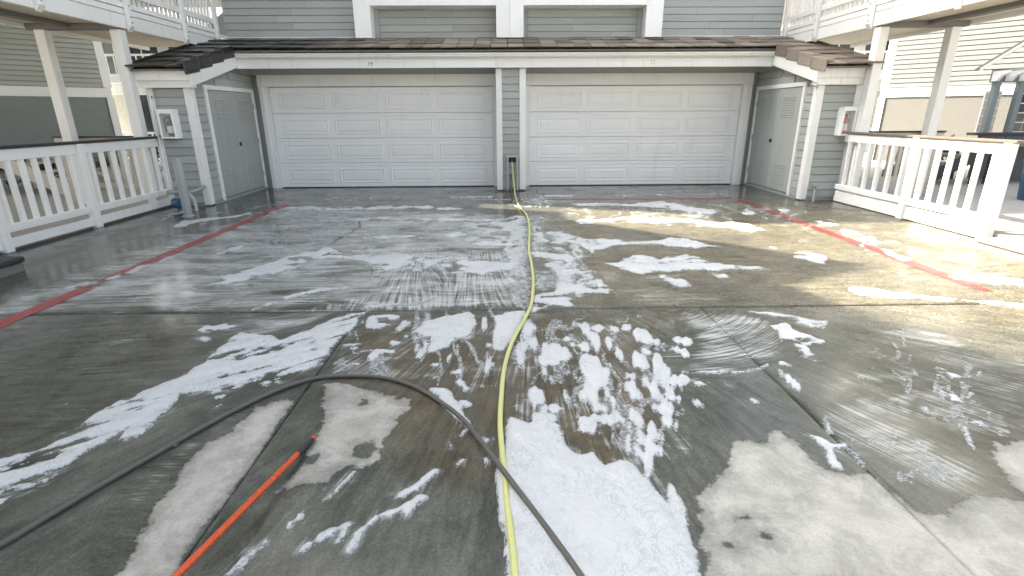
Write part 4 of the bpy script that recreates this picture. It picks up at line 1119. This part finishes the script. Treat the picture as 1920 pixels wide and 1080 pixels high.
# ================================================================== RAILINGS at ground level
def railing(s, xf, label, posts, two_boards, capmat, end):
    t = thing('railing', label, 'railing', (xf, 7.8, 0))
    def bx(name, mat, d0, d1, y0, y1, z0, z1, c=.004):
        return box(name, mat, t, *sorted((xf + s * d0, xf + s * d1)), y0, y1, z0, z1, c)
    bx('cap', capmat, -.085, .075, end - .10, 9.64, 1.202, 1.236, .006)
    ys = [9.63] + list(posts)
    me = None
    for y in posts:
        bx('post', 'white', -.10, .0, y - .055, y + .055, .0, 1.20, .006)
    for y1, y0 in zip(ys[:-1], ys[1:]):
        a, b_ = y0 + .056, y1 - (.056 if y1 < 9.6 else 0)
        bx('top_rail', 'white', -.055, -.012, a, b_, 1.062, 1.199)
        bx('bottom_rail', 'white', -.075, .0, a, b_, .225, .318, .006)
        if two_boards:
            bx('base_board', 'white', -.050, -.012, a, b_, .112, .196)
            bx('base_board', 'white', -.058, -.012, a, b_, .012, .110)
        else:
            bx('base_board', 'white', -.055, -.012, a, b_, .035, .150)
        n = 7 if not two_boards else 6
        for i in range(n):
            y = a + (b_ - a) * (i + .6) / (n + .15)
            if me is None:
                o = bx('baluster', 'white', -.05, .005, y - .0275, y + .0275, .317, 1.064, .004); me = o.data
            else:
                mesh_obj('baluster', me, None, t, (xf - s * .0225, y, .317), (rad(random.uniform(-.3, .3)), 0, 0))
    return t
railing(-1, -6.1, 'white balustrade with black cap beside the grey bollard', (7.80, 6.30, 4.8), False, 'dark', 4.8)
railing(1, 6.2, 'sunlit white balustrade with sun-toned brown cap at the right of the drive', (7.90, 6.42), True, 'cap_sunlit', 6.42)

def cross_rail(s, xf, label):
    t = thing('railing', label, 'railing', (xf + s * .9, 9.62, .1))
    def bx(name, mat, d0, d1, y0, y1, z0, z1, c=.004):
        return box(name, mat, t, *sorted((xf + s * d0, xf + s * d1)), y0, y1, z0, z1, c)
    bx('cap', 'dark', .20, 1.72, 9.56, 9.68, 1.215, 1.245)
    bx('top_rail', 'tanwood', .20, 1.72, 9.60, 9.64, 1.09, 1.214)
    bx('bottom_rail', 'tanwood', .20, 1.72, 9.595, 9.65, .34, .44)
    bx('post', 'tanwood', 1.62, 1.71, 9.65, 9.74, .10, 1.214)
    me = None
    for i in range(8):
        x = .30 + i * .175
        if me is None:
            o = bx('baluster', 'tanwood', x - .03, x + .03, 9.60, 9.645, .439, 1.091); me = o.data
        else:
            mesh_obj('baluster', me, None, t, (xf + s * x, 9.6225, .439))
cross_rail(-1, -6.1, 'short beige cross railing behind the left balustrade')
cross_rail(1, 6.2, 'short beige cross railing behind the right balustrade')

# ================================================================== SMALL THINGS ON AND BY THE WALLS
def cabinet(s, x0, x1, yf, z0, z1, label, elabel, col, cap):
    """open fronted extinguisher cabinet; yf is the wall plane"""
    d = .17
    t = thing('extinguisher_cabinet', label, 'cabinet', ((x0 + x1) / 2, yf, z0), 'extinguisher cabinets on the closets')
    b = MB()
    b.box(x0, x1, yf - .012, yf - .002, z0, z1)
    b.box(x0, x0 + .012, yf - d, yf - .0125, z0, z1)
    b.box(x1 - .012, x1, yf - d, yf - .0125, z0, z1)
    b.box(x0 + .0125, x1 - .0125, yf - d, yf - .0125, z0, z0 + .012)
    b.box(x0 + .0125, x1 - .0125, yf - d, yf - .0125, z1 - .012, z1)
    b.build('case', 'white_clean', t)
    f = MB()
    f.box(x0 - .004, x0 + .028, yf - d - .012, yf - d - .001, z0, z1)
    f.box(x1 - .028, x1 + .004, yf - d - .012, yf - d - .001, z0, z1)
    f.box(x0 + .0285, x1 - .0285, yf - d - .012, yf - d - .001, z0, z0 + .03)
    f.box(x0 + .0285, x1 - .0285, yf - d - .012, yf - d - .001, z1 - .07, z1)
    fr = f.build('door_frame', 'white_clean', t)
    box('pane', 'glass', fr, x0 + .028, x1 - .028, yf - d - .006, yf - d - .004, z0 + .03, z1 - .07, 0)
    xc = (x0 + x1) / 2; yc = yf - .09
    e = thing('fire_extinguisher', elabel, 'extinguisher', (xc, yc, z0 + .014), 'fire extinguishers in their cabinets')
    c = (xc, yc, z0 + .014)
    MB().lathe(c, [(.045, 0), (.052, .006), (.052, .23), (.046, .26), (.028, .285), (.018, .295), (.018, .31)], 22).build('cylinder', col, e, True)
    MB().lathe((c[0], c[1], c[2] + .075), [(.0528, 0), (.0528, .115)], 22).build('label_band', 'paper', e, True)
    b = MB().lathe((c[0], c[1], c[2] + .311), [(.02, 0), (.02, .03)], 12)
    b.box(xc - .012, xc + .012, yc - .085, yc + .02, c[2] + .342, c[2] + .352)
    b.box(xc - .010, xc + .010, yc - .075, yc + .02, c[2] + .366, c[2] + .374)
    b.build('valve', cap, e)
    MB().tube([(xc - .02, yc, c[2] + .325), (xc - .05, yc - .01, c[2] + .32), (xc - .066, yc - .02, c[2] + .27), (xc - .064, yc - .03, c[2] + .16), (xc - .06, yc - .03, c[2] + .10)], .011, 8).build('hose', 'black', e, True)
cabinet(-1, -5.88, -5.62, 9.666, 1.20, 1.68, 'white extinguisher cabinet on the blue-grey left closet front', 'dark red fire extinguisher inside the left wall cabinet', 'red_dark', 'black')
cabinet(1, 5.99, 6.225, 9.726, 1.17, 1.66, 'white extinguisher cabinet on the right closet by the sunlit railing', 'bright red fire extinguisher inside the right wall cabinet', 'red', 'black')

bo = thing('bollard', 'grey steel pipe bollard by the left closet corner', 'bollard', (-5.20, 8.66, 0))
MB().lathe((-5.20, 8.66, 0), [(.066, 0), (.066, .915), (.060, .93), (.0, .935)], 24).build('post', 'pipe', bo, True)
MB().lathe((-5.20, 8.66, 0), [(.10, 0), (.085, .012), (.068, .02)], 20).build('collar', 'patio', bo, True)

wv = thing('water_valve', 'blue capped water valve with grey pipes behind the bollard', 'valve', (-5.62, 9.3, 0))
MB().tube([(-5.75, 9.28, .12), (-5.66, 9.24, .12), (-5.645, 9.235, .12)], [.09, .09, .07], 20).build('blue_cap', 'blue', wv, True)
MB().tube([(-5.78, 9.3, .30), (-5.60, 9.28, .30), (-5.45, 9.30, .30), (-5.36, 9.42, .34), (-5.40, 9.63, .36)], .032, 12).build('upper_pipe', 'pipe', wv, True)
MB().tube([(-5.66, 9.3, .0), (-5.66, 9.3, .30)], .03, 12).build('riser', 'pipe', wv, True)
MB().tube([(-5.50, 9.3, .30), (-5.40, 9.25, .18), (-5.36, 9.2, .04), (-5.35, 9.18, -.01)], .028, 12).build('down_pipe', 'pvc', wv, True)
MB().lathe((-5.82, 9.3, .27), [(.05, 0), (.055, .02), (.055, .05), (.045, .07)], 16).build('flange', 'pipe', wv, True)

dp = thing('vent_pipe', 'short hooked grey pipe at the foot of the right closet', 'pipe', (5.76, 9.60, 0))
MB().tube([(5.76, 9.60, 0), (5.76, 9.60, .22), (5.765, 9.61, .262), (5.78, 9.64, .275), (5.785, 9.70, .275)], .024, 12).build('pipe', 'pipe', dp, True)
ld = thing('drain_pipe', 'thin white conduit running up the left closet edge', 'pipe', (-6.14, 9.60, .2))
MB().tube([(-6.005, 9.60, .18), (-6.005, 9.60, 1.95)], .014, 8).build('conduit', 'white_clean', ld, True)
b = MB()
for z in (.28, 1.22, 1.86): b.box(-6.03, -5.98, 9.60, 9.625, z, z + .03, .003)
b.build('strap', 'black', ld)

# spigot stand with the hose tap
sp = thing('spigot_stand', 'weathered pipe frame and tap at the foot of the centre pillar', 'tap', (.2, 11.34, 0))
MB().tube([(.105, 11.33, 0), (.105, 11.33, .72)], .024, 10).build('upright', 'pvc', sp, True)
MB().tube([(.31, 11.33, 0), (.31, 11.33, .72)], .024, 10).build('upright', 'pvc', sp, True)
box('crossbar', 'pvc', sp, .07, .345, 11.302, 11.36, .70, .75)
MB().tube([(.175, 11.34, 0), (.175, 11.34, .36), (.175, 11.36, .37)], .032, 12).build('stub_pipe', 'pipe', sp, True)
tp = MB().tube([(.2, 11.41, .66), (.2, 11.33, .66), (.2, 11.29, .64), (.2, 11.275, .60)], [.018, .02, .018, .016], 10).build('tap', 'dark', sp, True)
MB().tube([(.2, 11.33, .675), (.2, 11.33, .70)], .009, 8).tube([(.165, 11.33, .70), (.235, 11.33, .70)], .009, 8).build('tap_handle', 'dark', tp, True)
box('back_plate', 'dark', sp, .13, .285, 11.398, 11.405, .59, .698, .003)

rnd = random.Random(5)
b = MB()
for i in range(160):
    x = rnd.gauss(.18, .24); y = 11.36 - abs(rnd.gauss(0, .09)); a = rnd.uniform(0, 6.28); L = rnd.uniform(.012, .03)
    z = rnd.uniform(.004, .02)
    u = Vector((math.cos(a), math.sin(a), rnd.uniform(-.4, .4))) * L; w = Vector((-math.sin(a), math.cos(a), rnd.uniform(-.3, .3))) * L * .5
    c = Vector((x, y, z + .008))
    b.add([c - u, c - w, c + u, c + w], [(0, 1, 2, 3)])
tag(b.build('leaf_litter', 'litter', None), 'brown leaf litter gathered at the foot of the centre pillar', 'litter', kind='stuff')

# ================================================================== HOSES AND POLE
def spline(pts, n=6):
    P = [Vector(p) for p in pts]
    out = []
    for i in range(len(P) - 1):
        p0, p1, p2, p3 = P[max(i - 1, 0)], P[i], P[i + 1], P[min(i + 2, len(P) - 1)]
        for k in range(n):
            t = k / n
            out.append(.5 * ((2 * p1) + (p2 - p0) * t + (2 * p0 - 5 * p1 + 4 * p2 - p3) * t * t + (3 * p1 - p0 - 3 * p2 + p3) * t ** 3))
    out.append(P[-1])
    return out
RY = .0145
path = [(.2, 11.275, .60), (.205, 11.262, .54), (.215, 11.22, .42), (.225, 11.10, .24), (.24, 10.85, .09), (.25, 10.4, RY + .006)] + [(x, y, RY + .004) for x, y in HOSE_Y]
hy = thing('garden_hose', 'pale yellow garden hose running from the tap down the middle', 'hose', (.2, 11.2, 0))
MB().tube(spline(path, 5), RY, 12).build('hose', 'hose_yellow', hy, True)
MB().tube([(.2, 11.275, .605), (.2015, 11.271, .575)], .021, 12).build('coupling', 'steel', hy, True)
RB = .0122
yx = min(range(len(HOSE_B)), key=lambda i: abs(HOSE_B[i][0] - (-.03)) + abs(HOSE_B[i][1] - 2.05))
hb = thing('pressure_hose', 'dark grey rubber hose looping across the wet concrete over the yellow hose', 'hose', (-1, 2.6, 0))
bp = []
for x, y in HOSE_B:
    d = abs(x + .03) if 1.5 < y < 2.6 else 9
    bp.append((x, y, RB + .003 + max(.028 * math.exp(-(d / .16) ** 2), .018 if x > .05 else 0)))
sp_ = spline(bp, 7)
MB().tube(sp_, RB, 12).build('hose', 'hose_grey', hb, True)
q = min(sp_, key=lambda v: (v.x + 1.72) ** 2 + (v.y - 2.28) ** 2)
MB().lathe((q.x, q.y - .012, .001), [(.016, 0), (.018, .012), (.010, .024)], 10).build('clip', 'hose_grey', hb, True)

pole = thing('broom_pole', 'orange fibreglass pole with black grip lying on the wet concrete', 'pole', (-.97, 2.3, .02))
A = Vector((-.975, 2.285, .017)); Bp = Vector((-1.095, 1.335, .13))
dv = (Bp - A).normalized()
MB().tube([A + dv * .155, A + dv * 2.0], .0135, 16).build('shaft', 'orange', pole, True)
g = MB()
pts = [A + dv * t for t in (.012, .02, .15, .157)]
g.tube(pts, [.013, .0155, .0155, .0135], 16)
for k in range(9):
    t = .03 + k * .013
    g.tube([A + dv * t, A + dv * (t + .003), A + dv * (t + .006)], [.0155, .0172, .0155], 14, False)
g.build('grip', 'black', pole, True)
MB().tube([A - dv * .016, A - dv * .012, A + dv * .013], [.006, .0125, .0125], 14).build('tip', 'orange', pole, True)

# steps at the ends of the railings
st = thing('step', 'dark timber step at the left edge of the drive', 'step', (-5.7, 5.0, 0))
box('tread', 'dark', st, -6.1, -5.12, 4.1, 5.5, .10, .16, .012)
box('riser', 'underside', st, -6.08, -5.14, 4.12, 5.48, 0.0, .099, .004)
st2 = thing('step', 'sunlit beige step past the end of the right railing', 'step', (6.0, 5.5, 0))
box('tread', 'tanwood', st2, 5.66, 6.6, 4.6, 6.05, .09, .13, .012)
box('riser', 'tanwood', st2, 5.70, 6.6, 4.62, 6.03, 0.0, .089, .004)

# ================================================================== BEYOND THE RAILINGS
def wall_building(s, A, label, stucco):
    t = thing('apartment_block', label, 'building', (A[0], A[1], 0))
    u = (s * .64, -.768); n = (s * -.768, -.64)
    zb = 2.12 if s < 0 else 2.0
    MB().obox(A, u, n, 0, 9, -5, 0, .0, zb).build('stucco_wall', stucco, t)
    MB().obox(A, u, n, 0, 9, -5, 0, zb + .26, 7.0).build('upper_wall', 'siding' if s < 0 else 'siding_sunlit', t)
    MB().obox(A, u, n, -.03, 9, -4.9, .035, zb - .01, zb + .25).build('band', 'white_clean', t)
    b = MB()
    z = zb + .262
    while z < 6.9:
        pts = [(0.0, z), (.05, z), (.042, z + .108), (0.0, z + .108)]
        vs = []
        for tt in (.16, 9):
            for nn, zz in pts:
                vs.append((A[0] + u[0] * tt + n[0] * (nn + .001), A[1] + u[1] * tt + n[1] * (nn + .001), zz))
        b.add(vs, [(0, 1, 2, 3), (7, 6, 5, 4), (0, 4, 5, 1), (1, 5, 6, 2), (2, 6, 7, 3)])
        z += .13
    sc = b.build('siding_courses', 'siding' if s < 0 else 'siding_sunlit', t); sc['kind'] = 'stuff'
    MB().obox(A, u, n, -.06, .15, -.1, .05, zb + .26, 7.0).build('corner_board', 'white_clean', t)
    MB().obox(A, u, n, -.06, .12, -.1, .04, .0, zb - .012).build('corner_board', 'white_clean', t)
    MB().obox(A, u, n, -.5, 9.4, -5.5, .5, 7.01, 7.25).build('roof', 'tile', t)
    return t
wall_building(-1, (-11.8, 17.0), 'grey stucco and clapboard block seen under the left walkway', 'stucco_dark')
wall_building(1, (11.75, 17.0), 'sunlit stucco and clapboard block seen under the right walkway', 'stucco')

def far_house(s, x0, x1, Y, label):
    t = thing('far_house', label, 'building', ((x0 + x1) / 2, Y, 0))
    box('wall', 'white', t, x0, x1, Y, Y + 4, 0, 4.75, 0)
    MB().prism([(Y - .9, 4.62), (Y + 2.2, 6.1), (Y + 5, 4.76), (Y + 5, 4.6), (Y - .9, 4.5)], 'x', x0 - .5, x1 + .5).build('roof', 'cap_sunlit' if s > 0 else 'tile', t)  # right roof takes the brown with sunlight in its colour
    box('eave', 'white_clean', t, x0 - .5, x1 + .5, Y - .96, Y - .902, 4.42, 4.62)
    w = (x1 - x0)
    for k in range(3):
        xa = x0 + .15 + k * w / 3; xb = xa + w / 3 - .3
        for z0, z1 in ((3.1, 4.35), (.7, 2.35)):
            f = box('window', 'white_clean', t, xa, xb, Y - .05, Y - .001, z0 - .08, z1 + .08)
            xm = (xa + xb) / 2
            box('pane', 'window', f, xa + .07, xm - .03, Y - .06, Y - .051, z0, z1, 0)
            box('pane', 'curtain' if z0 < 2 else 'window', f, xm + .03, xb - .07, Y - .06, Y - .051, z0, z1, 0)
    for zb in (2.95, .2):
        box('balcony_floor', 'white_clean', t, x0, x1, Y - .9, Y - .06, zb - .2, zb)
        box('balcony_rail', 'white_clean', t, x0, x1, Y - .9, Y - .85, zb + .72, zb + .79)
        box('balcony_rail', 'white_clean', t, x0, x1, Y - .9, Y - .85, zb + .05, zb + .11)
        n = int(w / .26)
        me = None
        for i in range(n):
            xx = x0 + .05 + i * (w - .1) / max(1, n - 1)
            if me is None:
                o = box('baluster', 'white_clean', t, xx - .02, xx + .02, Y - .89, Y - .86, zb + .11, zb + .72, 0); me = o.data
            else:
                mesh_obj('baluster', me, None, t, (xx, Y - .875, zb + .11))
far_house(-1, -16.2, -11.2, 22, 'distant white house with balconies between the left posts')
far_house(1, 10.6, 15.6, 22, 'distant white house with sun-toned tan roof beside the right front post')

# teal pavilion at the right edge
pv = thing('pavilion', 'teal timber pavilion with bracketed eave at the right edge', 'pavilion', (12, 12.6, 0))
PX_ = [(10.78, 12.0), (11.32, 12.0), (13.2, 12.0)]
for x, y in PX_:
    box('post', 'teal', pv, x - .06, x + .06, y - .06, y + .06, .1, 2.3)
box('sill', 'dark', pv, 10.5, 13.4, 11.86, 12.12, 1.06, 1.115)
box('lower_wall', 'teal', pv, 10.72, 13.3, 11.95, 12.05, .1, 1.055, 0)
box('lintel', 'teal', pv, 10.66, 13.4, 11.93, 12.07, 2.16, 2.42)
MB().prism([(10.30, 2.40), (10.30, 2.44), (11.7, 3.34), (13.9, 3.34), (13.9, 3.28), (11.7, 3.28)], 'y', 11.9, 12.1).build('roof', 'tile', pv)
MB().prism([(10.24, 2.39), (10.24, 2.44), (11.7, 3.38), (13.9, 3.38), (13.9, 3.32), (11.7, 3.32)], 'y', 11.84, 11.897).build('barge_board', 'gutter', pv)
for i in range(6):
    x = 10.6 + i * .30
    MB().prism([(11.92, 2.18), (11.92, 2.38), (11.55, 2.38), (11.55, 2.33), (11.70, 2.28), (11.80, 2.18)], 'x', x - .035, x + .035).build('bracket', 'white', pv)
gw = box('grid_window', 'white_clean', pv, 10.86, 11.24, 12.3, 12.33, 1.12, 2.0, 0)
for i in range(3):
    for j in range(5):
        box('pane', 'curtain', gw, 10.875 + i * .122, 10.975 + i * .122, 12.292, 12.2995, 1.14 + j * .17, 1.285 + j * .17, 0)
gw2 = box('grid_window', 'white_clean', pv, 11.38, 13.14, 12.0, 12.03, 1.12, 2.155, 0)
for i in range(8):
    for j in range(5):
        box('pane', 'window', gw2, 11.40 + i * .217, 11.60 + i * .217, 11.992, 11.9995, 1.14 + j * .2, 1.32 + j * .2, 0)

# stairs on both patios
def stairs(s, x_low, y0, label, mat, matt):
    t = thing('staircase', label, 'stairs', (x_low, y0 + .5, .1))
    n = 5; rise, run = .165, .29
    x1 = x_low + s * run * n
    z1 = .1 + rise * n
    for yy in (y0, y0 + 1.05):
        sl = [(x_low, .1), (x_low + s * .22, .1), (x1, z1 - .20), (x1, z1 + .08), (x_low, .30)]
        if s < 0: sl = sl[::-1]
        MB().prism(sl, 'y', yy, yy + .06).build('stringer', mat, t)
    for i in range(n):
        xa, xb = sorted((x_low + s * run * i, x_low + s * run * (i + 1.1)))
        box('tread', matt, t, xa, xb, y0 + .062, y0 + 1.048, .1 + rise * i + .06, .1 + rise * i + .10)
    xa, xb = sorted((x1 + s * .01, x1 + s * 2.6))
    box('landing', matt, t, xa, xb, y0, y0 + 1.1, z1 - .06, z1 + .02)
    for x in (x1 + s * .06, x1 + s * 1.2, x1 + s * 2.5):
        for yy in (y0 + .05, y0 + 1.0):
            box('leg', mat, t, x - .05, x + .05, yy - .05, yy + .05, .1, z1 - .061)
    for i in range(4):
        x = x_low + s * (.35 + i * run)
        box('brace', mat, t, x - .04, x + .04, y0 + .07, y0 + .12, .1, .1 + rise * (i + 1) - .08)
stairs(-1, -8.55, 10.6, 'beige staircase climbing to the left behind the balustrade', 'tanwood', 'tanwood')
stairs(1, 8.75, 11.0, 'dark staircase climbing to the right behind the sunlit balustrade', 'dark', 'underside')

# shrubs
def shrub(c, rx, rz, n, label, seed):
    rr = random.Random(seed)
    t = thing('shrub', label, 'shrub', (c[0], c[1], .1))
    b = MB()
    for i in range(7):
        a = rr.uniform(0, 6.28); r = rr.uniform(.2, .8) * rx
        b.tube([(c[0], c[1], .08), (c[0] + .4 * r * math.cos(a), c[1] + .4 * r * math.sin(a), .1 + c[2] * .6), (c[0] + r * math.cos(a), c[1] + r * math.sin(a), c[2] + rr.uniform(-.2, .6) * rz)], [.02, .014, .005], 6)
    b.build('stem', 'bark', t)
    b = MB()
    cl = [(rr.gauss(0, .5) * rx, rr.gauss(0, .5) * rx, rr.gauss(0, .5) * rz) for _ in range(26)]
    for i in range(n):
        k = rr.choice(cl)
        p = Vector((c[0] + k[0] + rr.gauss(0, .16) * rx, c[1] + k[1] + rr.gauss(0, .16) * rx, c[2] + k[2] + rr.gauss(0, .16) * rz))
        a = rr.uniform(0, 6.28); e = rr.uniform(-.8, .8); L = rr.uniform(.03, .06)
        u = Vector((math.cos(a) * math.cos(e), math.sin(a) * math.cos(e), math.sin(e))) * L
        w = u.cross(Vector((rr.uniform(-1, 1), rr.uniform(-1, 1), 1))).normalized() * L * .42
        b.add([p - u, p - w * .9, p + u, p + w * .9], [(0, 1, 2, 3)])
    tag(b.build('leaves', 'leaf', t), kind='stuff')
shrub((-10.0, 12.4, .55), .9, .30, 2600, 'dense green shrub behind the left staircase', 1)
shrub((-8.8, 13.4, .6), .6, .35, 1400, 'low green shrub past the foot of the left staircase', 3)
shrub((10.1, 12.7, .55), .5, .34, 1900, 'small leafy shrub behind the dark right staircase', 2)

# blue bin by the right railing
DX = .17
bn = thing('blue_bin', 'blue plastic bin behind the end post of the right railing', 'bin', (9.0, 8.9, .1))
MB().lathe((9.06 + DX, 8.9, .1), [(.24, 0), (.25, .02), (.29, .62), (.285, .64)], 20).build('body', 'blue', bn, True)
MB().lathe((9.06 + DX, 8.9, .742), [(.31, 0), (.31, .04), (.27, .07), (.05, .09)], 20).build('lid', 'blue', bn, True)
